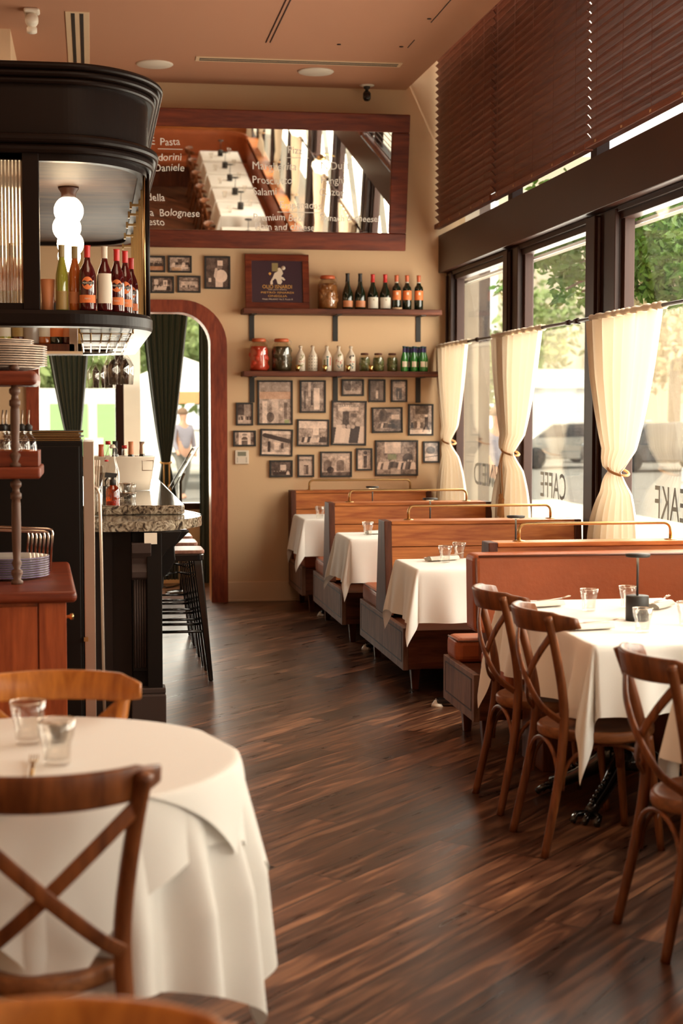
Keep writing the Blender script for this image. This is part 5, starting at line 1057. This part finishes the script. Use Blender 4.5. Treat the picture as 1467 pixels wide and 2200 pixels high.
vermouth(132, 527, 8.62, 'slim yellow-green liqueur bottle with gold label, leftmost in the open bay of the canopy', 'lemon_liquor', 'poster_crate', 'gold_label', .33, .033)
vermouth(160, 530, 8.66, 'brown ribbed liqueur bottle with dull gold cap, beside the yellow-green one', 'amber_liquid', 'poster_crate', 'copper_label', .33, .036)
vermouth(187, 528, 8.60, 'dark red bottle with round orange label and red cap, largest on the canopy shelf', 'vermouth', 'red_foil', 'disc', .33, .046)
vermouth(224, 530, 8.62, 'red bottle with tall silver-grey label and pale cap', 'vermouth', 'wine_label', 'wine_label', .33, .041)
vermouth(250, 536, 8.74, 'dark bottle with round orange label, just right of the silver-labelled one', 'vermouth', 'red_foil', 'disc', .33, .041)
vermouth(268, 540, 8.92, 'dark bottle with round orange label, second from the right end of the shelf', 'vermouth', 'red_foil', 'disc', .33, .041)
vermouth(281, 555, 9.22, 'dark bottle with round orange label, rightmost and farthest round the curve', 'vermouth', 'red_foil', 'disc', .33, .041)
t = T('copper_shaker', 'tall copper-brown cocktail tin at the left of the open canopy bay', 'shaker', (onY(103, 640, 8.66)[0], 8.66, 2.157)); MB().lathe([(.026, 0), (.03, .005), (.038, .17), (.036, .17), (.001, .165)], 24).build('tin', M['copper_label'], t)
for px, py, nm in ((14, 530, 'second'), (41, 525, 'nearest the black post'), (-14, 530, 'far left')): vermouth(px, py, 8.68, 'dark liquor bottle behind the fluted glass, '+nm, 'amber_liquid', 'matte_black', 'gold_label', .32, .036)
# back shelf bottles
BY = 10.2; z0 = pz(80, 740, BY); xr_ = onY(160, 740, BY)[0]
t = T('back_shelf', 'dark hanging shelf with liquor bottles behind the canopy ring', 'shelf', (xr_, BY, z0)); MB().bb(-1.2, 0, -.10, .12, -.045, 0).build('board', M['dark_walnut'], t); MB().bb(-.03, .02, -.1, .12, -.045, .10).build('end_bracket', M['steel'], t); MB().bb(-1.2, .05, -.12, .14, -.062, -.046).build('under_trim', M['cream_trim'], t)
for px, mat, lab, R_, nm in ((8, 'lemon_liquor', 'wine_label', .05, 'clear bottle with cream label at the far left'), (40, 'vermouth', 'gold_label', .045, 'red bottle with gold-topped label'), (96, 'amber_liquid', 'wine_label', .045, 'round amber bottle with cream label'), (121, 'dark_bottle', 'orange_label', .047, 'dark green bottle with tan label'), (145, 'vermouth', 'copper_label', .036, 'bright red bottle at the right end')):
    p = onY(px, 730, BY); t_ = bottle('back_bar_bottle', nm+' of the shelf behind the canopy ring', (p[0], BY, z0+.002), [(R_*.95, 0), (R_, .01), (R_, .15), (R_*.6, .19), (.015, .21), (.015, .26), (.001, .262)], M[mat], M['matte_black'], .21, [(.045, .14, 1.2, M[lab])], group='liquor bottles on the back shelf')
tag(MB().lathe([(.055+.003*(i % 2), 0 if i == 0 else .26*i/40) for i in range(41)], 24).build('ribbed_canister', M['grey_plate'], loc=(onY(67, 730, BY)[0], BY, z0+.002)), 'grey ribbed canister between the bottles of the back shelf', 'canister')
# glass rack and stemware
t = T('glass_rack', 'metal stemware rack hung under the canopy ring', 'rack', (.09, 9.0, 2.05))
for x in (-.14, -.09, -.03, .02, .08, .13): MB().tube([(x, -.16, 0), (x, 2.6, 0)], .0045, 6).build('rail', M['brass'], t)
for y in (-.15, .8, 1.7, 2.55): MB().tube([(-.15, y, .0), (.14, y, .0)], .005, 6).build('cross_bar', M['steel'], t)
for x in (-.15, .14):
    for y in (-.15, 2.55): MB().tube([(x, y, 0), (x, y, .06)], .005, 6).build('hook', M['brass'], t)
MB().bb(-.15, .145, -.17, 2.6, .022, .03).build('plate', M['rack_metal'], t)
wg = None
for i, (px, py, Y, nm) in enumerate(((262, 722, 8.95, 'nearest pair, right'), (238, 722, 8.98, 'nearest pair, left'), (272, 722, 9.15, 'second row, right'), (247, 726, 9.2, 'second row, middle'), (212, 752, 10.3, 'third row, left'), (230, 752, 10.35, 'third row, middle'), (200, 760, 10.6, 'far row, left'), (236, 758, 10.7, 'far row, right'))):
    x = onY(px, 760, Y)[0]; lb = 'clear stemmed wine glass hanging upside down from the rack, '+nm
    if wg is None:
        wg = T('wine_glass', lb, 'glass', (x, Y, 2.045), group='wine glasses hanging over the bar')
        MB().lathe([(.036, -.002), (.036, -.005), (.005, -.012), (.0042, -.08), (.006, -.105), (.022, -.125), (.040, -.16), (.042, -.19), (.036, -.27), (.0345, -.27), (.040, -.19), (.038, -.16), (.02, -.13), (.001, -.12)], 24).build('stemmed_glass', M['drinking_glass'], wg)
    else: dup(wg, (x, Y, 2.045), 0, lb)
# ---------------- rear room behind the arch ----------------
S('wall_rear', MB().bb(-3.2, 1.25, 15.0, 15.1, 0, .72).bb(-3.2, 1.25, 15.0, 15.1, 3.0, 3.4), M['wall_paint'])
S('wall_rear_side', MB().bb(1.22, 1.32, D+.2, 15.1, 0, 3.4), M['wall_paint']); S('ceiling_rear', MB().bb(-3.2, 1.3, D+.2, 15.1, 3.4, 3.5), M['cream_trim'])
a, b = onY(248, 900, 15.02)[0], onY(266, 900, 15.02)[0]; mb = MB().bb(a, b, 15.0, 15.08, .72, 3).bb(-3.2, 1.22, 14.98, 15.1, .70, .76).bb(-3.2, 1.22, 15, 15.1, 2.94, 3).bb(1.12, 1.22, 15, 15.08, .72, 3).bb(-1.9, -1.82, 15, 15.08, .72, 3)
wn = S('window_41', mb, M['bronze_frame']); MB().bb(-3.2, 1.2, 15.04, 15.046, .74, 2.96).build('glass_pane', M['window_glass'], wn)
def drape(pl, pr, pt, ptie, ztop_py, tie_py, Y, label, bottom=None, rope=True):
    xl, zt_ = onY(pl, ztop_py, Y)[0], 2.9; xr_ = onY(pr, ztop_py, Y)[0]; xt = onY(pt, tie_py, Y)[0]; ztie = onY(pt, tie_py, Y)[2]; wt = onY(pt+ptie, tie_py, Y)[0]-xt
    ztp = onY(pl, ztop_py, Y)[2]; xlt, xrt = xl-(xt-xl)*(zt_-ztp)/(ztp-ztie)*.6, xr_+(xr_-xt)*(zt_-ztp)/(ztp-ztie)*.5; t = T('velvet_drape', label, 'curtain', ((xl+xr_)/2, Y, 0), group='dark green velvet drapes behind the arch'); xm = (xl+xr_)/2
    def fn(u, v):
        z = .06+(zt_-.06)*v
        if z > ztie: s = (z-ztie)/(zt_-ztie); e = s**.8; x0, x1 = (xt-wt)*(1-e)+xlt*e, (xt+wt)*(1-e)+xrt*e
        else: s = min(1, (ztie-z)/.5); e = math.sin(s*PI/2); x0, x1 = xt-wt-(.05+.2*wt)*e, xt+wt+(.07+.2*wt)*e
        x = x0+(x1-x0)*u; return (x-xm, .03*math.sin(2*PI*7*u+math.sin(z))*min(1, .3+(x1-x0)/.4)+.006*math.sin(40*u), z)
    MB().grid(fn, 110, 40).build('drape', M['velvet'], t)
    if rope:
        tb = MB().tube([(xt-xm+(wt+.012)*math.cos(a_), .05*math.sin(a_), ztie+.01*math.sin(a_)) for a_ in [2*PI*i/20 for i in range(20)]], .009, 6, closed=True).build('rope_tieback', M['gold_rope'], t)
        for dx in (-.02, .03): MB().tube([(xt-xm+dx, -.055, ztie), (xt-xm+dx, -.06, ztie-.2)], .006, 6).lathe([(.006, 0), (.018, -.015), (.012, -.03), (.024, -.11), (.001, -.115)], 12, (xt-xm+dx, -.06, ztie-.2)).build('tassel', M['gold_rope'], tb)
drape(103, 190, 160, 9, 762, 970, 14.75, 'dark green velvet drape at the left behind the arch', rope=False)
drape(303, 405, 356, 9, 682, 993, 14.75, 'dark green velvet drape in the middle of the arch, tied with a gold rope')
a = onY(428, 900, 14.78)[0]
t = T('velvet_drape', 'dark green velvet drape hanging straight at the right side of the arch', 'curtain', (a, 14.78, 0), group='dark green velvet drapes behind the arch')
MB().grid(lambda u, v: (u*.17, .02*math.sin(u*2*PI*4.5), .02+2.9*v), 60, 4).build('drape', M['velvet'], t)
tag(MB().tube([(-3.1, 14.8, 2.93), (1.2, 14.8, 2.93)], .014, 8).build('drape_rod', M['bronze_frame']), 'dark rod carrying the green velvet drapes behind the arch', 'curtain rod')
# menu stand by the rear window
HY = 14.2; p0 = onY(363, 1049, HY); p1 = onY(414, 962, HY); p2 = onY(426, 960, HY); t = T('menu_stand', 'black post with a slanted glass menu board behind the end of the bar', 'stand', (onY(388, 1080, HY)[0], HY, 0))
X0 = t.location.x; d_ = (p1[0]-X0, p1[2]); e_ = (p0[0]-X0, p0[2])
MB().tube([(e_[0], 0, e_[1]), (d_[0], 0, d_[1])], .006, 6, up=(0, 1, 0)).tube([(e_[0]+.03, .0, e_[1]-.01), (p2[0]-X0, 0, p2[2])], .006, 6, up=(0, 1, 0)).build('board_frame', M['black_metal'], t)
q_ = onY(396, 1016, HY); MB().tube([(0, .02, 0), (0, .02, 1.0), (q_[0]-X0, .02, q_[2])], .014, 8, up=(0, 1, 0)).lathe([(.15, 0), (.15, .015), (.02, .03)], 20).build('post', M['black_metal'], t)
mb = MB().hexa([(e_[0]+.004, -.13, e_[1]), (e_[0]+.026, -.13, e_[1]-.008), (e_[0]+.026, .13, e_[1]-.008), (e_[0]+.004, .13, e_[1]), (d_[0]+.004, -.13, d_[1]), (p2[0]-X0-.01, -.13, p2[2]), (p2[0]-X0-.01, .13, p2[2]), (d_[0]+.004, .13, d_[1])]); mb.build('glass_board', M['window_glass'], t)
tag(MB().tube([onZ(347, 1257, .006), onZ(358, 1262, .006), onZ(372, 1260, .006), onZ(385, 1256, .006)], .008, 6).build('floor_cable', M['matte_black']), 'black cable lying on the floor behind the bar stools', 'cable')
# ---------------- outside ----------------
S('ground', MB().bb(-60, 90, 15.1, 160, -.16, -.10).bb(3.2, 90, -20, 15.1, -.16, -.10), M['concrete'])
S('road', MB().bb(9, 40, -20, 160, -.10, -.095).bb(-60, 9, 30, 44, -.10, -.095), M['asphalt'])
S('facade', MB().bb(20, 45, 75, 77, -.1, 14).bb(-30, -6, 60, 62, -.1, 7), M['facade'])
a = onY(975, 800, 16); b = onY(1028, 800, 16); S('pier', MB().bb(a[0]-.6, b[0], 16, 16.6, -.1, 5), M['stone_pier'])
b2 = onY(1052, 800, 17.5); S('dark_block', MB().bb(b[0], b2[0], 17.5, 18.2, -.1, 5.5), M['stone_dark'])  # separate block behind the pier, darker in its own colour
def leaves(mb, c, r, n, ls, rr, shell=.5):
    for i in range(n):
        d = Vector((rr.gauss(0, 1), rr.gauss(0, 1), rr.gauss(0, 1))).normalized()*(rr.uniform(shell, 1)); p = Vector(c)+Vector((d.x*r[0], d.y*r[1], d.z*r[2]))
        t_ = Vector((rr.uniform(-1, 1), rr.uniform(-1, 1), rr.uniform(-1.0, .5))).normalized(); s = t_.cross(Vector((rr.uniform(-1, 1), rr.uniform(-1, 1), rr.uniform(-.3, 1)))).normalized(); nn = t_.cross(s)
        L = ls*rr.uniform(.7, 1.25); w_ = L*.19
        mb.add([p, p+t_*L*.3+s*w_+nn*w_*.2, p+t_*L*.7+s*w_*.85, p+t_*L, p+t_*L*.7-s*w_*.85, p+t_*L*.3-s*w_-nn*w_*.2], [(0, 1, 2, 3), (0, 3, 4, 5)])
rr = random.Random(4)
# ficus by the pavement: blobs of foliage in front of the windows
t = T('ficus_tree', 'leafy green street tree hanging its branches before the nearest windows', 'tree', (7.2, 15.5, -.1))
MB().tube([(0, 0, 0), (.05, 0, 1.5), (-.1, .1, 3.0), (-.2, 0, 4.4)], .12, 10, scale=[1.3, 1, .9, .7]).build('trunk', M['bark'], t)
mb = MB(); lm = MB()
def fol(px, py, Y, r, n, ls=.085): c = onY(px, py, Y); leaves(lm, (c[0]-7.2, c[1]-15.5, c[2]+.1), r, n, ls, rr, .1); mb.tube([(-.2, 0, 4.2), ((c[0]-7.2)*.5, (c[1]-15.5)*.5, c[2]+.9), (c[0]-7.2, c[1]-15.5, c[2]+.15)], .03, 6, scale=[1, .6, .3])
for a_ in ((1215, 520, 13.5, (.35, .6, .22), 900), (1165, 545, 14, (.25, .5, .16), 420), (1225, 590, 13, (.16, .4, .18), 300), (1205, 640, 12.6, (.07, .2, .08), 46), (1250, 640, 12.6, (.05, .2, .07), 26), (1075, 615, 15.5, (.05, .2, .10), 30), (1120, 560, 14.5, (.12, .3, .08), 90),
           (1360, 480, 12.5, (.42, .6, .26), 1300), (1440, 560, 12.0, (.40, .5, .28), 1300), (1350, 560, 12.8, (.22, .4, .22), 520), (1450, 470, 13, (.5, .6, .3), 1100), (1345, 625, 12.4, (.10, .3, .12), 90), (1405, 620, 12.2, (.25, .3, .13), 260), (1460, 640, 12, (.2, .3, .10), 180), (1300, 430, 13.5, (.6, .6, .3), 900), (1600, 520, 11.5, (.7, .8, .6), 1500), (1240, 440, 14, (.6, .6, .3), 900)):
    fol(*a_)
lm.build('foliage', M['leaf'], t); mb.build('branches', M['bark'], t)
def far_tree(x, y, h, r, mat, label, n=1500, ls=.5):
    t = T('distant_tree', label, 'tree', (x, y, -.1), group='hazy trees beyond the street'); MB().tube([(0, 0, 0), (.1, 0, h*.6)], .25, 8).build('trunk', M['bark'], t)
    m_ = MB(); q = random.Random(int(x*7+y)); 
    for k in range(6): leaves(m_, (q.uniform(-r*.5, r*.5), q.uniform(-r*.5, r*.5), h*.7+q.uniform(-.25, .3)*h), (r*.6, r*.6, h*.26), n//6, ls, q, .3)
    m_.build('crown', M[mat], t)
for i, (x, y, h, r, m_, l) in enumerate(((17, 62, 6.5, 3.2, 'leaf_far', 'hazy pale green tree seen through the middle window'), (25, 66, 9, 4, 'leaf_hazed_yellow', 'hazy yellowish tree seen through the nearest window'), (22, 58, 7, 3, 'leaf_hazed_yellow', 'pale straw-coloured tree beside the parked cars'), (31, 70, 8, 5, 'leaf_far', 'hazy tree at the right behind the curtains'), (14.5, 60, 5, 2, 'leaf_far', 'small hazy tree right of the stone pier'),
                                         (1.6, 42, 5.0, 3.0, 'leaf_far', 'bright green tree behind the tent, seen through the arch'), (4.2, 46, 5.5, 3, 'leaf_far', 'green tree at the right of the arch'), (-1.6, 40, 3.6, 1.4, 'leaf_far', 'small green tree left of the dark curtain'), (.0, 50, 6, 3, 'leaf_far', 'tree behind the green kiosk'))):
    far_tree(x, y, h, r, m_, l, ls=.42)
def car(x, y, rz, mat, label):
    t = T('parked_car', label, 'car', (x, y, -.1), rz, 'parked cars across the street'); P_ = [(-2.2, .35), (-2.15, .8), (-1.5, .95), (-.9, 1.40), (.6, 1.45), (1.3, 1.0), (2.1, .85), (2.25, .5), (2.2, .3), (-2.2, .3)]
    MB().prism(P_, -.85, .85, f=lambda a, b, c: (a, c, b)).build('body', M[mat], t, bevel=.12, seg=3)
    MB().prism([(-1.35, .95), (-.85, 1.33), (.55, 1.37), (1.15, 1.0)], -.865, .865, f=lambda a, b, c: (a, c, b)).build('windows', M['car_dark'], t)
    for sx in (-1.4, 1.4):
        for sy in (-.8, .8): w_ = MB().lathe([(.001, -.1), (.2, -.1), (.33, -.08), (.33, .08), (.2, .1), (.001, .1)], 20).build('wheel', M['tyre'], t, loc=(sx, sy, .33), rot=(PI/2, 0, 0))
car(onY(1215, 960, 47)[0], 47, .15, 'car_silver', 'pale silver car parked outside, seen between the second and third curtains')
car(onY(1420, 960, 44)[0], 44, .15, 'car_dark', 'dark car parked outside, seen right of the nearest curtain')
car(onY(1340, 955, 52)[0], 52, .1, 'car_silver', 'second pale car farther up the street')
t = T('garden_gate', 'white garden gateway far across the street', 'gate', (onY(1200, 900, 57)[0], 57, -.1))
MB().bb(-1.3, 1.3, 0, .3, 0, 2.6).build('wall_panel', M['white_paint'], t); MB().bb(-1.5, 1.5, -.1, .4, 2.6, 3.3).build('lattice', M['white_paint'], t)
# through the arch
a, b = onY(265, 800, 15.9), onY(301, 800, 15.9); S('trim_41', MB().bb(a[0], b[0], 15.9, 16.1, -.1, 4), M['white_paint'])
t = T('green_kiosk', 'white-framed kiosk with green panels seen through the arch', 'kiosk', (onY(215, 890, 26)[0], 26, -.1)); 
MB().bb(-1.0, 1.0, 0, 1, 0, 2.1).build('body', M['white_paint'], t); 
for x in (-.8, -.05): MB().bb(x, x+.6, -.03, .0, .45, 1.85).build('panel', M['shutter_green'], t)
MB().bb(-.25, .05, -.05, .0, .9, 1.3).build('notice', M['paper'], t); MB().bb(.3, .55, -.05, 0, 1.4, 1.75).build('notice', M['paper'], t)
t = T('market_tent', 'white peaked market tent with an orange valance, seen through the arch', 'tent', (onY(395, 900, 36)[0], 36, -.1))
MB().add([(-1.9, -1.9, 2.15), (1.9, -1.9, 2.15), (1.9, 1.9, 2.15), (-1.9, 1.9, 2.15), (0, 0, 2.95)], [(0, 1, 4), (1, 2, 4), (2, 3, 4), (3, 0, 4)]).build('canopy', M['tent'], t, solid=.02)
MB().bb(-1.9, 1.9, -1.92, -1.9, 1.9, 2.15).build('valance', M['tent_band'], t)
for sx in (-1.85, 1.85):
    for sy in (-1.85, 1.85): MB().bb(sx-.03, sx+.03, sy-.03, sy+.03, 0, 2.1).build('pole', M['white_paint'], t)
def person(x, y, rz, label, hair='hair', shirt='shirt_grey', s=1.0):
    V = [((0, 0, .95), .13), ((0, 0, 1.15), .125), ((0, 0, 1.38), .15), ((0, 0, 1.50), .06), ((0, .01, 1.58), .065), ((0, .01, 1.68), .09), ((0, 0, 1.76), .06),
         ((.19, 0, 1.42), .055), ((.25, .02, 1.15), .045), ((.24, .14, .95), .035), ((.24, .18, .88), .03), ((-.19, 0, 1.42), .055), ((-.25, .0, 1.15), .045), ((-.25, .06, .92), .035), ((-.25, .08, .84), .03),
         ((.09, 0, .85), .09), ((.10, .10, .48), .06), ((.10, .02, .10), .04), ((.10, .14, .04), .035), ((-.09, 0, .85), .09), ((-.10, -.04, .48), .06), ((-.10, -.16, .10), .04), ((-.10, -.04, .04), .035)]
    Ed = [(0, 1), (1, 2), (2, 3), (3, 4), (4, 5), (5, 6), (2, 7), (7, 8), (8, 9), (9, 10), (2, 11), (11, 12), (12, 13), (13, 14), (0, 15), (15, 16), (16, 17), (17, 18), (0, 19), (19, 20), (20, 21), (21, 22)]
    def skin(name, V, Ed, mat, par=None, k=1.0):
        me = bpy.data.meshes.new(name); me.from_pydata([v[0] for v in V], Ed, []); me.materials.append(M[mat]); o = bpy.data.objects.new(name, me); COL.objects.link(o); o.modifiers.new('k', 'SKIN')
        sv = me.skin_vertices[0] if me.skin_vertices else None
        for i, v in enumerate(V): sv.data[i].radius = (v[1]*k, v[1]*k); sv.data[i].use_root = i == 0
        u = o.modifiers.new('u', 'SUBSURF'); u.levels = u.render_levels = 2; o.parent = par; return o
    bpy.context.view_layer.update()
    try:
        o = skin('person', V, Ed, 'skin')
    except Exception: return
    o.location = (x, y, -.1); o.rotation_euler = (0, 0, rz); tag(o, label, 'person')
    keep = [0, 1, 2, 3, 7, 8, 9, 11, 12, 13]; mp_ = {v: i for i, v in enumerate(keep)}
    skin('shirt', [V[i] for i in keep], [(mp_[a], mp_[b]) for a, b in Ed if a in mp_ and b in mp_], shirt, o, 1.16)
    keep = [0, 15, 16, 17, 19, 20, 21]; mp_ = {v: i for i, v in enumerate(keep)}
    skin('trousers', [V[i] for i in keep], [(mp_[a], mp_[b]) for a, b in Ed if a in mp_ and b in mp_], 'asphalt', o, 1.18)
    MB().lathe([(.10, -.02), (.105, .03), (.08, .09), (.001, .12)], 16, (0, -.01, 1.69)).build('hair', M[hair], o)
person(onY(393, 960, 31)[0], 31, PI+.6, 'person in a dark grey shirt walking past outside, seen through the arch')
person(onY(1068, 1020, 20)[0], 20, PI, 'person in grey outdoors, seen through the window nearest the back wall', 'hair', 'shirt_grey')
